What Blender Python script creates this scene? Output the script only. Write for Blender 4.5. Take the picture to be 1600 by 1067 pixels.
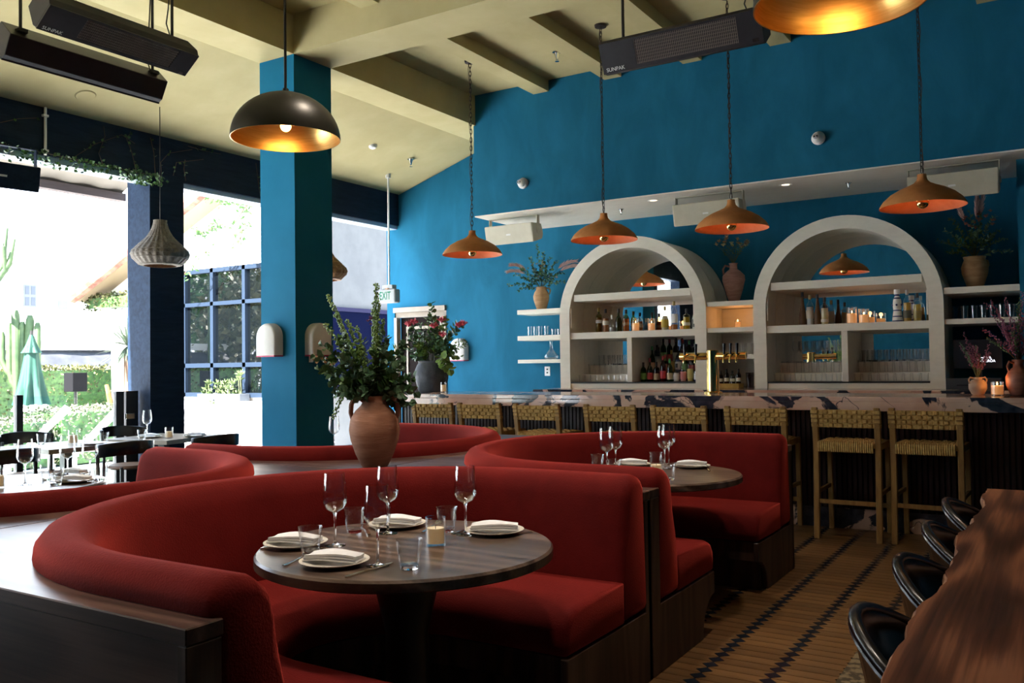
import bpy, bmesh, math, random
from mathutils import Vector, Matrix
for o in list(bpy.data.objects): bpy.data.objects.remove(o)
C = bpy.context.scene.collection
S = bpy.context.scene
random.seed(7)
PI = math.pi
sin, cos = math.sin, math.cos

# ------------------------------------------------------------------ camera
cam_d = bpy.data.cameras.new('camera'); cam = bpy.data.objects.new('camera', cam_d); C.objects.link(cam)
cam_d.sensor_fit = 'HORIZONTAL'; cam_d.sensor_width = 36; cam_d.lens = 30.934; cam_d.clip_end = 300
cam.matrix_world = Matrix(((.84794, .02638, .52943, 0), (.52993, -.01562, -.84790, 0), (-.01410, .99953, -.02722, 1.36), (0, 0, 0, 1)))
S.camera = cam
# ------------------------------------------------------------------ sky, sun, exposure
w = bpy.data.worlds.new('sky'); S.world = w; w.use_nodes = True
nt = w.node_tree; nt.nodes.clear()
wo = nt.nodes.new('ShaderNodeOutputWorld'); bg = nt.nodes.new('ShaderNodeBackground')
tc = nt.nodes.new('ShaderNodeTexCoord'); sp = nt.nodes.new('ShaderNodeSeparateXYZ'); cr = nt.nodes.new('ShaderNodeValToRGB')
nt.links.new(tc.outputs['Generated'], sp.inputs[0]); nt.links.new(sp.outputs['Z'], cr.inputs[0])
cr.color_ramp.elements[0].color = (.88, .94, 1, 1); cr.color_ramp.elements[1].color = (.45, .66, 1, 1)
cr.color_ramp.elements[1].position = .9
nt.links.new(cr.outputs[0], bg.inputs['Color']); bg.inputs['Strength'].default_value = 3.2
nt.links.new(bg.outputs[0], wo.inputs['Surface'])
sun_d = bpy.data.lights.new('sun', 'SUN'); sun = bpy.data.objects.new('sun', sun_d); C.objects.link(sun)
sun_d.energy = 26; sun_d.angle = .01; sun_d.color = (1, .97, .93)
sun.rotation_euler = Vector((.03, .72, -.70)).to_track_quat('-Z', 'Y').to_euler()
S.view_settings.view_transform = 'Standard'; S.view_settings.look = 'None'
S.view_settings.gamma = 1; S.view_settings.use_curve_mapping = False
S.view_settings.exposure = 1.5
SPOTW = 55
def portal(name, loc, sx, sy, dirv):
    d = bpy.data.lights.new(name, 'AREA'); d.shape = 'RECTANGLE'; d.size = sx; d.size_y = sy; d.cycles.is_portal = True
    o = bpy.data.objects.new(name, d); C.objects.link(o); o.location = loc
    o.rotation_euler = Vector(dirv).to_track_quat('-Z', 'Y').to_euler()
portal('daylight_opening', (-8.12, 4.2, 1.72), 11.4, 3.3, (1, 0, 0))

# ------------------------------------------------------------------ materials
def mat(name, col=(.5, .5, .5), rough=.6, metal=0., var=None, scale=4., bump=0., bscale=60., spec=.5, coat=0., sheen=0., emit=None, estr=0., trans=0., ior=1.45, detail=4., stretch=None, ramp=(.35, .65), rand=0., sub=0.):
    m = bpy.data.materials.new(name); m.use_nodes = True
    n = m.node_tree.nodes; l = m.node_tree.links; b = n['Principled BSDF']
    b.inputs['Base Color'].default_value = (*col, 1); b.inputs['Roughness'].default_value = rough
    b.inputs['Metallic'].default_value = metal; b.inputs['Specular IOR Level'].default_value = spec
    b.inputs['Coat Weight'].default_value = coat; b.inputs['Coat Roughness'].default_value = .15
    b.inputs['Sheen Weight'].default_value = sheen; b.inputs['Transmission Weight'].default_value = trans; b.inputs['IOR'].default_value = ior
    if emit: b.inputs['Emission Color'].default_value = (*emit, 1); b.inputs['Emission Strength'].default_value = estr
    vec = None
    if var or bump:
        t = n.new('ShaderNodeTexCoord'); mp = n.new('ShaderNodeMapping'); l.new(t.outputs['Object'], mp.inputs[0])
        if stretch: mp.inputs['Scale'].default_value = stretch
        vec = mp.outputs[0]
    if var:
        x = n.new('ShaderNodeTexNoise'); x.inputs['Scale'].default_value = scale; x.inputs['Detail'].default_value = detail; x.inputs['Roughness'].default_value = .6
        if stretch: x.inputs['Distortion'].default_value = .6
        l.new(vec, x.inputs['Vector'])
        r = n.new('ShaderNodeValToRGB'); r.color_ramp.elements[0].color = (*col, 1); r.color_ramp.elements[1].color = (*var, 1)
        r.color_ramp.elements[0].position = ramp[0]; r.color_ramp.elements[1].position = ramp[1]
        l.new(x.outputs['Fac'], r.inputs[0]); out = r.outputs[0]
        if rand:
            oi = n.new('ShaderNodeObjectInfo'); hs = n.new('ShaderNodeHueSaturation'); mr = n.new('ShaderNodeMapRange')
            mr.inputs[3].default_value = 1 - rand; mr.inputs[4].default_value = 1 + rand
            l.new(oi.outputs['Random'], mr.inputs[0]); l.new(mr.outputs[0], hs.inputs['Value']); l.new(out, hs.inputs['Color']); out = hs.outputs[0]
        l.new(out, b.inputs['Base Color'])
    if bump:
        y = n.new('ShaderNodeTexNoise'); y.inputs['Scale'].default_value = bscale; y.inputs['Detail'].default_value = 3
        l.new(vec, y.inputs['Vector'])
        bp = n.new('ShaderNodeBump'); bp.inputs['Strength'].default_value = bump; bp.inputs['Distance'].default_value = .01
        l.new(y.outputs['Fac'], bp.inputs['Height']); l.new(bp.outputs[0], b.inputs['Normal'])
    return m
def wood(name, c0, c1, c2, axis, rough=.36, spec=.4, sc=1.0, rings=9., fine=1.):
    m = bpy.data.materials.new(name); m.use_nodes = True; n = m.node_tree.nodes; l = m.node_tree.links; b = n['Principled BSDF']
    b.inputs['Roughness'].default_value = rough; b.inputs['Specular IOR Level'].default_value = spec
    t = n.new('ShaderNodeTexCoord')
    def noise(long, cross, s, d):
        mp = n.new('ShaderNodeMapping'); mp.inputs['Scale'].default_value = [long if k == axis else cross for k in range(3)]; l.new(t.outputs['Object'], mp.inputs[0])
        x = n.new('ShaderNodeTexNoise'); x.inputs['Scale'].default_value = s; x.inputs['Detail'].default_value = d; l.new(mp.outputs[0], x.inputs['Vector']); return x.outputs['Fac']
    def math_(op, a, v):
        x = n.new('ShaderNodeMath'); x.operation = op; l.new(a, x.inputs[0])
        if isinstance(v, (int, float)): x.inputs[1].default_value = v
        else: l.new(v, x.inputs[1])
        return x.outputs[0]
    r = math_('MULTIPLY', noise(.45 * sc, 3.2 * sc, 1.0, 1.5), rings * 6.283)
    r = math_('SINE', r, 0.); r = math_('MULTIPLY', r, .5); r = math_('ADD', r, .5)
    f = noise(2.5 * sc, 110 * sc, 1.0 * fine, 3); g = noise(.6 * sc, 9 * sc, 1., 4)
    v = math_('ADD', math_('MULTIPLY', r, .36), math_('ADD', math_('MULTIPLY', f, .48), math_('MULTIPLY', g, .24)))
    cr = n.new('ShaderNodeValToRGB'); e = cr.color_ramp.elements; e[0].position = .30; e[0].color = (*c0, 1); e[1].position = .74; e[1].color = (*c2, 1); x = e.new(.52); x.color = (*c1, 1)
    l.new(v, cr.inputs[0]); l.new(cr.outputs[0], b.inputs['Base Color']); return m
def thin_glass(name, tint=(1, 1, 1), rough=.0):
    m = bpy.data.materials.new(name); m.use_nodes = True; n = m.node_tree.nodes; l = m.node_tree.links
    n.remove(n['Principled BSDF']); o = n['Material Output']
    a = n.new('ShaderNodeBsdfTransparent'); a.inputs[0].default_value = (*tint, 1)
    g = n.new('ShaderNodeBsdfGlossy'); g.inputs['Roughness'].default_value = rough
    lw = n.new('ShaderNodeLayerWeight'); lw.inputs[0].default_value = .35
    mr = n.new('ShaderNodeMapRange'); mr.inputs[3].default_value = .03; mr.inputs[4].default_value = .85
    pw = n.new('ShaderNodeMath'); pw.operation = 'POWER'; pw.inputs[1].default_value = 1.6
    l.new(lw.outputs['Facing'], pw.inputs[0]); l.new(pw.outputs[0], mr.inputs[0])
    mx = n.new('ShaderNodeMixShader'); l.new(mr.outputs[0], mx.inputs[0]); l.new(a.outputs[0], mx.inputs[1]); l.new(g.outputs[0], mx.inputs[2])
    l.new(mx.outputs[0], o.inputs['Surface']); return m
def marble_mat(name):
    m = bpy.data.materials.new(name); m.use_nodes = True; n = m.node_tree.nodes; l = m.node_tree.links; b = n['Principled BSDF']
    t = n.new('ShaderNodeTexCoord')
    def noise(s, d, dist, off=(0, 0, 0)):
        mp = n.new('ShaderNodeMapping'); mp.inputs['Location'].default_value = off; l.new(t.outputs['Object'], mp.inputs[0])
        x = n.new('ShaderNodeTexNoise'); x.inputs['Scale'].default_value = s; x.inputs['Detail'].default_value = d; x.inputs['Distortion'].default_value = dist
        l.new(mp.outputs[0], x.inputs['Vector']); return x.outputs['Fac']
    def ramp(fac, stops):
        r = n.new('ShaderNodeValToRGB'); e = r.color_ramp.elements
        while len(e) < len(stops): e.new(.5)
        for k, (p, c) in enumerate(stops): e[k].position = p; e[k].color = (*c, 1)
        l.new(fac, r.inputs[0]); return r.outputs[0]
    def mix(f, a, c):
        x = n.new('ShaderNodeMix'); x.data_type = 'RGBA'; l.new(f, x.inputs[0]); l.new(a, x.inputs[6]); l.new(c, x.inputs[7]); return x.outputs[2]
    base = ramp(noise(3, 5, .4), [(.3, (.62, .34, .25)), (.7, (.78, .57, .45))])
    dark = ramp(noise(14, 4, .3), [(.35, (.012, .017, .03)), (.75, (.05, .06, .085))])
    wine = ramp(noise(9, 4, .3, (3, 1, 2)), [(.3, (.16, .02, .025)), (.7, (.4, .12, .09))])
    W, K = (1, 1, 1), (0, 0, 0)
    fd = ramp(noise(2.0, 6, 1.1), [(.535, K), (.55, W)])
    fw = ramp(noise(1.6, 5, 1.6, (5, 2, 1)), [(.69, K), (.71, W)])
    v1 = ramp(noise(1.7, 4, 1.3, (1, 7, 3)), [(.49, K), (.498, W), (.502, W), (.51, K)])
    vm = n.new('ShaderNodeMath'); vm.operation = 'MULTIPLY'; l.new(v1, vm.inputs[0]); l.new(ramp(noise(1.9, 2, .5, (9, 4, 1)), [(.5, K), (.56, W)]), vm.inputs[1])
    c = mix(fw, base, wine); c = mix(vm.outputs[0], c, dark); c = mix(fd, c, dark)
    l.new(c, b.inputs['Base Color']); b.inputs['Roughness'].default_value = .12; b.inputs['Specular IOR Level'].default_value = .6
    return m
BLUE = mat('blue_limewash', (.011, .110, .190), .62, var=(.017, .143, .248), scale=1.6, bump=.06, bscale=30, detail=7, stretch=(1.6, 1.6, .7), spec=.06)
COLB = mat('column_paint', (.010, .125, .225), .6, var=(.013, .14, .25), scale=2, bump=.04, spec=.06)
NAVY = mat('navy_stained_timber', (.005, .012, .026), .6, var=(.011, .023, .046), scale=3, stretch=(6, 1, 6), bump=.08, spec=.12)
CREAM = mat('cream_ceiling_paint', (.44, .375, .185), .75, var=(.48, .415, .215), scale=2.5, bump=.12, bscale=14, spec=.1)
ARCHM = mat('cream_painted_wood', (.72, .68, .58), .55, var=(.77, .73, .63), scale=6, stretch=(1, 3, 3), bump=.05, spec=.2)
WHITE = mat('white_stucco', (.80, .78, .73), .8, var=(.86, .84, .8), scale=2, bump=.15, bscale=50)
VELV = mat('red_velvet', (.075, .0036, .0032), .8, var=(.125, .007, .006), scale=4, sheen=.8, bump=.2, bscale=160, spec=.08, ramp=(.3, .75))
VELV.node_tree.nodes['Principled BSDF'].inputs['Sheen Tint'].default_value = (.85, .10, .075, 1)
VELV.node_tree.nodes['Principled BSDF'].inputs['Sheen Roughness'].default_value = .45
WAL = wood('dark_walnut', (.040, .021, .017), (.075, .040, .031), (.125, .070, .053), 0, .30, .45)
WALV = wood('dark_walnut_upright', (.026, .013, .009), (.052, .026, .017), (.088, .046, .031), 2, .42, .3)
TABW = wood('walnut_table', (.045, .027, .019), (.095, .060, .043), (.165, .108, .078), 0, .28, .5)
LIVE = wood('live_edge_walnut', (.026, .008, .004), (.085, .028, .014), (.22, .085, .042), 1, .5, .14)
BARK = mat('pale_live_edge', (.16, .07, .038), .6, var=(.38, .20, .12), scale=9, bump=.5, bscale=25)
OAKY = mat('golden_oak', (.24, .125, .035), .5, var=(.40, .225, .07), scale=3, stretch=(9, 9, 1.2), detail=6)
CORD = mat('woven_cord', (.46, .26, .07), .75, var=(.66, .42, .14), scale=40, bump=.4, bscale=300)
TILEB = mat('brown_floor_tile', (.105, .052, .018), .36, var=(.18, .092, .034), scale=2.4, stretch=(1, 9, 1), bump=.06, bscale=20, rand=.22, detail=6)
TILEK = mat('black_glazed_tile', (.008, .012, .018), .16, var=(.016, .022, .03), scale=12, rand=.2)
GROUT = mat('dark_grout', (.012, .008, .005), .8, var=(.02, .013, .008), scale=20)
TERRA = mat('terracotta_shade', (.46, .17, .045), .8, var=(.53, .21, .065), scale=12, bump=.1)
TERIN = mat('terracotta_inner', (.50, .14, .055), .75, var=(.58, .18, .08), scale=12)
JUGM = mat('terracotta_jug', (.29, .12, .065), .75, var=(.42, .20, .12), scale=4, bump=.25, bscale=25, stretch=(1, 1, 6))
BRASSM = mat('brushed_brass', (.80, .46, .13), .30, metal=1, var=(.92, .58, .2), scale=8, stretch=(1, 1, 14))
BRASP = mat('polished_brass', (.80, .58, .22), .14, metal=1)
BLKM = mat('black_metal', (.012, .012, .012), .4, var=(.02, .019, .017), scale=8)
DOMEM = mat('dark_bronze_dome', (.020, .018, .014), .38, var=(.034, .03, .022), scale=3, metal=.4)
HEATM = mat('black_heater_metal', (.012, .010, .013), .42, var=(.02, .017, .021), scale=5)
GRILM = mat('heater_grille', (.20, .165, .14), .5)
BLKP = mat('glossy_black_shell', (.008, .006, .006), .26, coat=.15, spec=.4)
CHROME = mat('chrome', (.75, .75, .76), .12, metal=1)
STEEL = mat('cutlery_steel', (.62, .58, .50), .22, metal=1)
IRON = mat('dark_iron_chain', (.045, .032, .026), .5, metal=.6)
GLASS = thin_glass('clear_glass')
GLASSW = thin_glass('railing_glass', (.93, .98, .96))
MIRR = mat('mirror_glass', (.90, .92, .93), .015, metal=1)
MARB = marble_mat('calacatta_pink_marble')
WHT = mat('white_plastic', (.74, .73, .70), .5, var=(.78, .77, .74), scale=9)
IVORY = mat('ivory_speaker_case', (.52, .48, .36), .55, var=(.56, .52, .40), scale=9)
PLATE = mat('speckled_stoneware', (.62, .56, .47), .35, var=(.70, .65, .57), scale=60)
NAPK = mat('white_linen', (.80, .79, .80), .85, var=(.86, .85, .86), scale=40, bump=.3, bscale=250)
WAXM = mat('ivory_wax', (.80, .72, .52), .55, var=(.84, .77, .58), scale=8, emit=(1, .55, .2), estr=.05)
WAXL = mat('lit_wax', (.85, .55, .28), .55, var=(.9, .62, .34), scale=8, emit=(1, .38, .10), estr=.10)
FLAME = mat('candle_flame', (1, .6, .2), .5, emit=(1, .62, .22), estr=5)
BULB = mat('warm_bulb', (1, .6, .25), .3, emit=(1, .42, .10), estr=3)
BULBH = mat('hot_bulb', (1, .6, .25), .3, emit=(1, .50, .16), estr=8)
EXITG = mat('exit_green', (.0, .10, .045), .6, emit=(.0, .5, .24), estr=.10, spec=.1)
FRAMEC = mat('tan_cream_frame', (.30, .25, .19), .6, var=(.34, .29, .23), scale=6)
SIGNW = mat('sign_white', (.34, .35, .34), .6, spec=.1)
PINK = mat('magenta_rim', (.50, .03, .10), .5)
SCON = mat('plaster_sconce', (.70, .66, .60), .7, var=(.75, .71, .66), scale=9, bump=.1)
LEAFD = mat('dark_green_leaf', (.022, .065, .018), .45, var=(.07, .16, .035), scale=14)
LEAFE = mat('eucalyptus_leaf', (.05, .12, .055), .42, var=(.14, .25, .13), scale=14)
LEAFL = mat('light_green_leaf', (.13, .24, .04), .5, var=(.25, .38, .09), scale=14)
LEAFH = mat('hedge_leaf', (.026, .042, .008), .6, var=(.105, .095, .030), scale=3)
STEM = mat('green_stem', (.07, .09, .03), .6)
TWIG = mat('brown_twig', (.085, .05, .03), .7)
FLOWP = mat('pink_flower', (.60, .06, .12), .6, var=(.75, .2, .22), scale=20)
FLOWD = mat('dried_flower', (.24, .12, .05), .7, var=(.38, .24, .11), scale=20)
FLOWM = mat('mauve_heather', (.20, .055, .12), .7, var=(.34, .12, .2), scale=30)
PAMP = mat('pink_pampas', (.60, .38, .34), .9, var=(.72, .5, .45), scale=30)
CACT = mat('cactus_green', (.022, .05, .016), .6, var=(.05, .085, .03), scale=4)
UMBG = mat('green_canvas', (.003, .036, .022), .7, var=(.005, .050, .031), scale=4)
SLATE = mat('dark_slate_pot', (.035, .038, .045), .7, var=(.07, .073, .08), scale=10, bump=.3)
WICK = mat('grey_wicker', (.085, .068, .05), .7, var=(.14, .115, .085), scale=30, bump=.5, bscale=90)
WICKT = mat('tan_wicker', (.20, .09, .028), .7, var=(.3, .15, .05), scale=30, bump=.5, bscale=90)
PAVE = mat('pale_paving', (.60, .60, .59), .7, var=(.67, .67, .66), scale=3, bump=.1)
DARK = mat('dark_interior', (.010, .012, .02), .6)
WINF = mat('blue_grey_frame', (.010, .018, .032), .6, spec=.15)
WING = mat('dark_window_glass', (.002, .003, .004), .02, ior=2.3)
ROOFT = mat('clay_roof_tile', (.17, .058, .042), .75, var=(.30, .16, .11), scale=5, rand=.35)
def flat(name, col, rough=.5, **k): return mat(name, col, rough, **k)
# ------------------------------------------------------------------ mesh helpers
class MB:
    def __init__(s): s.v = []; s.f = []; s.m = []; s.mi = 0; s.T = None
    def add(s, vs, fs):
        b = len(s.v)
        if s.T is not None: vs = [tuple(s.T @ Vector(p)) for p in vs]
        s.v += [tuple(p) for p in vs]; s.f += [tuple(b + i for i in f) for f in fs]; s.m += [s.mi] * len(fs); return s
    def box(s, x0, x1, y0, y1, z0, z1):
        return s.add([(x0, y0, z0), (x1, y0, z0), (x1, y1, z0), (x0, y1, z0), (x0, y0, z1), (x1, y0, z1), (x1, y1, z1), (x0, y1, z1)],
                     [(3, 2, 1, 0), (4, 5, 6, 7), (0, 1, 5, 4), (1, 2, 6, 5), (2, 3, 7, 6), (3, 0, 4, 7)])
    def cyl(s, a, b, r0, r1=None, n=12, caps=True):
        r1 = r0 if r1 is None else r1; a, b = Vector(a), Vector(b); d = (b - a).normalized()
        u = d.orthogonal().normalized(); q = d.cross(u)
        vs = [a + (u * cos(2 * PI * k / n) + q * sin(2 * PI * k / n)) * r0 for k in range(n)] + [b + (u * cos(2 * PI * k / n) + q * sin(2 * PI * k / n)) * r1 for k in range(n)]
        fs = [(k, (k + 1) % n, n + (k + 1) % n, n + k) for k in range(n)]
        if caps: fs += [tuple(range(n - 1, -1, -1)), tuple(range(n, 2 * n))]
        return s.add(vs, fs)
    def lathe(s, prof, n=24, c=(0, 0, 0), close=False, rib=0, ribn=0):
        vs = []; m = len(prof)
        for k in range(n):
            a = 2 * PI * k / n; q = 1 + rib * cos(ribn * a)
            vs += [(c[0] + r * q * cos(a), c[1] + r * q * sin(a), c[2] + z) for r, z in prof]
        fs = []
        for k in range(n):
            k2 = (k + 1) % n
            for j in range(m if close else m - 1):
                j2 = (j + 1) % m
                if prof[j][0] < 1e-6 and prof[j2][0] < 1e-6: continue
                if prof[j][0] < 1e-6: fs.append((k * m + j, k2 * m + j2, k * m + j2))
                elif prof[j2][0] < 1e-6: fs.append((k * m + j, k2 * m + j, k * m + j2))
                else: fs.append((k * m + j, k2 * m + j, k2 * m + j2, k * m + j2))
        return s.add(vs, fs)
    def tube(s, pts, r, n=6, caps=True, closed=False):
        P = [Vector(p) for p in pts]; N = len(P); vs = []; u = None
        for i in range(N):
            d = (P[(i + 1) % N] - P[i - 1]) if closed else (P[min(i + 1, N - 1)] - P[max(i - 1, 0)])
            d.normalize()
            u = d.orthogonal() if u is None else u - d * u.dot(d)
            if u.length < 1e-6: u = d.orthogonal()
            u.normalize(); q = d.cross(u); rr = r[i] if isinstance(r, (list, tuple)) else r
            vs += [P[i] + (u * cos(2 * PI * k / n) + q * sin(2 * PI * k / n)) * rr for k in range(n)]
        fs = []
        for i in range(N if closed else N - 1):
            i2 = (i + 1) % N
            fs += [(i * n + k, i * n + (k + 1) % n, i2 * n + (k + 1) % n, i2 * n + k) for k in range(n)]
        if caps and not closed: fs += [tuple(range(n - 1, -1, -1)), tuple(range((N - 1) * n, N * n))]
        return s.add(vs, fs)
    def prism(s, poly, f0, f1, ax='z'):
        def P(a, b, t): return {'z': (a, b, t), 'y': (a, t, b), 'x': (t, a, b)}[ax]
        n = len(poly); vs = [P(a, b, f0) for a, b in poly] + [P(a, b, f1) for a, b in poly]
        return s.add(vs, [tuple(range(n - 1, -1, -1)), tuple(range(n, 2 * n))] + [(k, (k + 1) % n, n + (k + 1) % n, n + k) for k in range(n)])
    def ball(s, c, r, n=10, m=6, sz=1.):
        return s.lathe([(max(0., r * sin(PI * j / m)) if 0 < j < m else 0., -r * sz * cos(PI * j / m)) for j in range(m + 1)], n, c)
    def rings(s, R, caps=True, closed=False):
        n = len(R[0]); vs = [p for r in R for p in r]; fs = []
        for i in range(len(R) if closed else len(R) - 1):
            i2 = (i + 1) % len(R)
            fs += [(i * n + k, i * n + (k + 1) % n, i2 * n + (k + 1) % n, i2 * n + k) for k in range(n)]
        if caps and not closed: fs += [tuple(range(n - 1, -1, -1)), tuple(range((len(R) - 1) * n, len(R) * n))]
        return s.add(vs, fs)
    def leaf(s, p, d, up, L, W, fold=.25, rnd=False):
        p = Vector(p); d = Vector(d).normalized(); sd = d.cross(Vector(up))
        if sd.length < 1e-4: sd = d.orthogonal()
        sd.normalize(); nn = sd.cross(d)
        if rnd:
            q = [p, p + d * L * .35 + sd * W * .5 + nn * W * fold, p + d * L * .75 + sd * W * .42 + nn * W * fold, p + d * L, p + d * L * .75 - sd * W * .42 + nn * W * fold, p + d * L * .35 - sd * W * .5 + nn * W * fold]
            return s.add(q, [(0, 1, 2, 3), (0, 3, 4, 5)])
        q = [p, p + d * L * .45 + sd * W * .5 + nn * W * fold, p + d * L, p + d * L * .45 - sd * W * .5 + nn * W * fold]
        return s.add(q, [(0, 1, 2), (0, 2, 3)])
    def mesh(s, name, mats, smooth=False, bevel=0., seg=2, ang=.6):
        me = bpy.data.meshes.new(name); me.from_pydata(s.v, [], s.f); me.validate()
        for m in (mats if isinstance(mats, (list, tuple)) else [mats]): me.materials.append(m)
        if len(me.polygons) == len(s.m):
            me.polygons.foreach_set('material_index', s.m)
        bm = bmesh.new(); bm.from_mesh(me)
        bmesh.ops.recalc_face_normals(bm, faces=bm.faces)
        if bevel:
            es = [e for e in bm.edges if len(e.link_faces) == 2 and e.calc_face_angle(0) > ang]
            bmesh.ops.bevel(bm, geom=es, offset=bevel, segments=seg, profile=.5, affect='EDGES', clamp_overlap=True)
        bm.to_mesh(me); bm.free()
        if smooth:
            me.polygons.foreach_set('use_smooth', [True] * len(me.polygons))
            me.set_sharp_from_angle(angle=smooth if smooth is not True else .7)
        return me
    def build(s, name, mats, parent=None, smooth=False, bevel=0., seg=2, kind=None, label=None, ang=.6):
        o = bpy.data.objects.new(name, s.mesh(name, mats, smooth, bevel, seg, ang)); C.objects.link(o)
        if parent: o.parent = parent
        if kind: o['kind'] = kind
        if label: o['label'] = label
        return o
def thing(name, label, cat, loc=(0, 0, 0), rz=0., group=None, rot=None):
    o = bpy.data.objects.new(name, None); o.empty_display_size = .05; C.objects.link(o); o.location = loc
    o.rotation_euler = rot if rot else (0, 0, rz); tag(o, label, cat, group); return o
def tag(o, label, cat, group=None):
    o['label'] = label; o['category'] = cat
    if group: o['group'] = group
    return o
def dup(root, loc, rz=None, label=None, group=None, sc=None):
    r = root.copy(); C.objects.link(r); r.location = loc
    if rz is not None: r.rotation_euler = (0, 0, rz)
    if label: r['label'] = label
    if group: r['group'] = group
    if sc: r.scale = (sc, sc, sc)
    def kids(a, b):
        for ch in list(a.children):
            c = ch.copy(); C.objects.link(c); c.parent = b; kids(ch, c)
    kids(root, r); return r
def struct(name, mb, m, label=None, parent=None, **k):
    o = mb.build(name, m, parent, **k)
    if not parent: o['kind'] = 'structure'
    if label: o['label'] = label
    return o
def one(name, mb, m, label, cat, loc=None, group=None, rz=0., **k):
    o = mb.build(name, m, None, **k); tag(o, label, cat, group)
    if loc: o.location = loc
    if rz: o.rotation_euler = (0, 0, rz)
    return o
def text(s, size, m, parent, loc, rot, ext=.0008, name='lettering', sx=1.):
    c = bpy.data.curves.new('t', 'FONT'); c.body = s; c.size = size; c.extrude = ext; c.align_x = 'CENTER'; c.align_y = 'CENTER'
    t = bpy.data.objects.new('t', c); C.objects.link(t); dg = bpy.context.evaluated_depsgraph_get()
    me = bpy.data.meshes.new_from_object(t.evaluated_get(dg)); bpy.data.objects.remove(t); bpy.data.curves.remove(c)
    me.materials.clear(); me.materials.append(m); o = bpy.data.objects.new(name, me); C.objects.link(o)
    if parent: o.parent = parent
    o.location = loc; o.rotation_euler = rot; o.scale = (sx, 1, 1); return o
ORD = ['first', 'second', 'third', 'fourth', 'fifth', 'sixth', 'seventh', 'eighth', 'ninth', 'tenth', 'eleventh', 'twelfth']
R_ = random.uniform
def rv(a=1.):
    while 1:
        v = Vector((R_(-1, 1), R_(-1, 1), R_(-1, 1)))
        if .05 < v.length < 1: return v.normalized() * a

# ------------------------------------------------------------------ room shell
fl = struct('floor', MB().box(-8.45, 4, -11, 10.2, -.2, -.004), GROUT, 'brown tiled floor with rows of black diamond tiles')
stripes = [-1.66, -1.38, -1.10, -.82, -.54, -.26]
g = .0022; hw = .038; p = .08
bt = MB().prism([(g, 0 + g), (.28 - g, g), (.28 - hw - g, p / 2), (.28 - g, p - g), (g, p - g), (hw + g, p / 2)], -.004, 0).mesh('floor_tile', TILEB)
kt = MB().prism([(0, g), (hw - g, p / 2), (0, p - g), (-hw + g, p / 2)], -.004, .0006).mesh('diamond_tile', TILEK)
st_b, st_k = MB(), MB()
for r in range(66):
    y = 2.62 + r * p
    for k in range(5):
        x = stripes[k]
        if y > 3.5:
            o = bpy.data.objects.new('floor_tile', bt); C.objects.link(o); o.parent = fl; o.location = (x, y, 0)
            o = bpy.data.objects.new('diamond_tile', kt); C.objects.link(o); o.parent = fl; o.location = (x, y, 0)
        else:
            st_b.prism([(x + a, y + b) for a, b in [(g, g), (.28 - g, g), (.28 - hw - g, p / 2), (.28 - g, p - g), (g, p - g), (hw + g, p / 2)]], -.004, 0)
            st_k.prism([(x, y + g), (x + hw - g, y + p / 2), (x, y + p - g), (x - hw + g, y + p / 2)], -.004, .0006)
    for x in (-.26, .02, .30, -1.94, -2.22):
        st_b.prism([(x + a, y + b) for a, b in [(g, g), (.28 - g, g), (.28 - hw - g, p / 2), (.28 - g, p - g), (g, p - g), (hw + g, p / 2)]], -.004, 0)
        st_k.prism([(x, y + g), (x + hw - g, y + p / 2), (x, y + p - g), (x - hw + g, y + p / 2)], -.004, .0006)
st_b.build('outer_floor_tiles', TILEB, fl, kind='stuff'); st_k.build('outer_diamond_tiles', TILEK, fl, kind='stuff')

DX0, DX1, DZ = -8.16, -7.24, 2.14
wb = MB().box(-8.3, DX0, 9.88, 10.1, 0, 3.76).prism([(DX0, DZ), (DX1, DZ), (DX1, 4.1), (DX0, 3.815)], 9.88, 10.1, 'y').prism([(DX1, 0), (4, 0), (4, 4.6), (-5.87, 4.6), (-5.87, 4.535), (DX1, 4.105)], 9.88, 10.1, 'y')
struct('wall_back', wb, BLUE, 'blue limewashed wall behind the bar')
struct('wall_bulkhead', MB().box(-5.885, 4, 8.626, 9.88, 3.142, 4.585), BLUE, 'blue upper wall above the bar shelving')
struct('trim_soffit', MB().box(-5.885, 4, 8.626, 9.88, 3.13, 3.142), ARCHM, 'cream soffit under the blue upper wall')
struct('wall_right', MB().box(4, 4.2, -11, 10.1, 0, 4.8).box(-.30, .9, 9.0, 9.88, 0, 3.13), BLUE, 'blue wall and pier right of the bar')
struct('wall_rear', MB().box(-8.0, 4, -5.2, -5, 0, 4.8), BLUE, 'blue wall behind the camera')
struct('ceiling', MB().box(-5.9, 4.2, -11.2, 10.1, 4.585, 4.75).prism([(-8.5, 3.717), (-5.87, 4.54), (-5.87, 4.75), (-8.5, 3.93)], -11.2, 10.1, 'y'), CREAM, 'cream ceiling sloping down to the open side')
bA = MB().box(-6.305, -5.86, -11, 9.88, 4.225, 4.58)
struct('trim_1', bA, CREAM, 'deep cream beam running over the blue column')
struct('trim_2', MB().box(-5.86, 4, 5.70, 6.18, 4.225, 4.585), CREAM, 'deep cream cross beam from the blue column')
for k in range(8):
    x = -4.95 + .9 * k
    struct('trim_%d' % (3 + k), MB().box(x - .1, x + .1, 6.18, 8.626, 4.457, 4.585).box(x - .1, x + .1, -11, 5.70, 4.457, 4.585), CREAM, 'small cream ceiling joist')
col = struct('column', MB().box(-6.305, -5.86, 5.70, 6.18, 0, 4.225), COLB, 'square blue column beside the booths')
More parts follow.
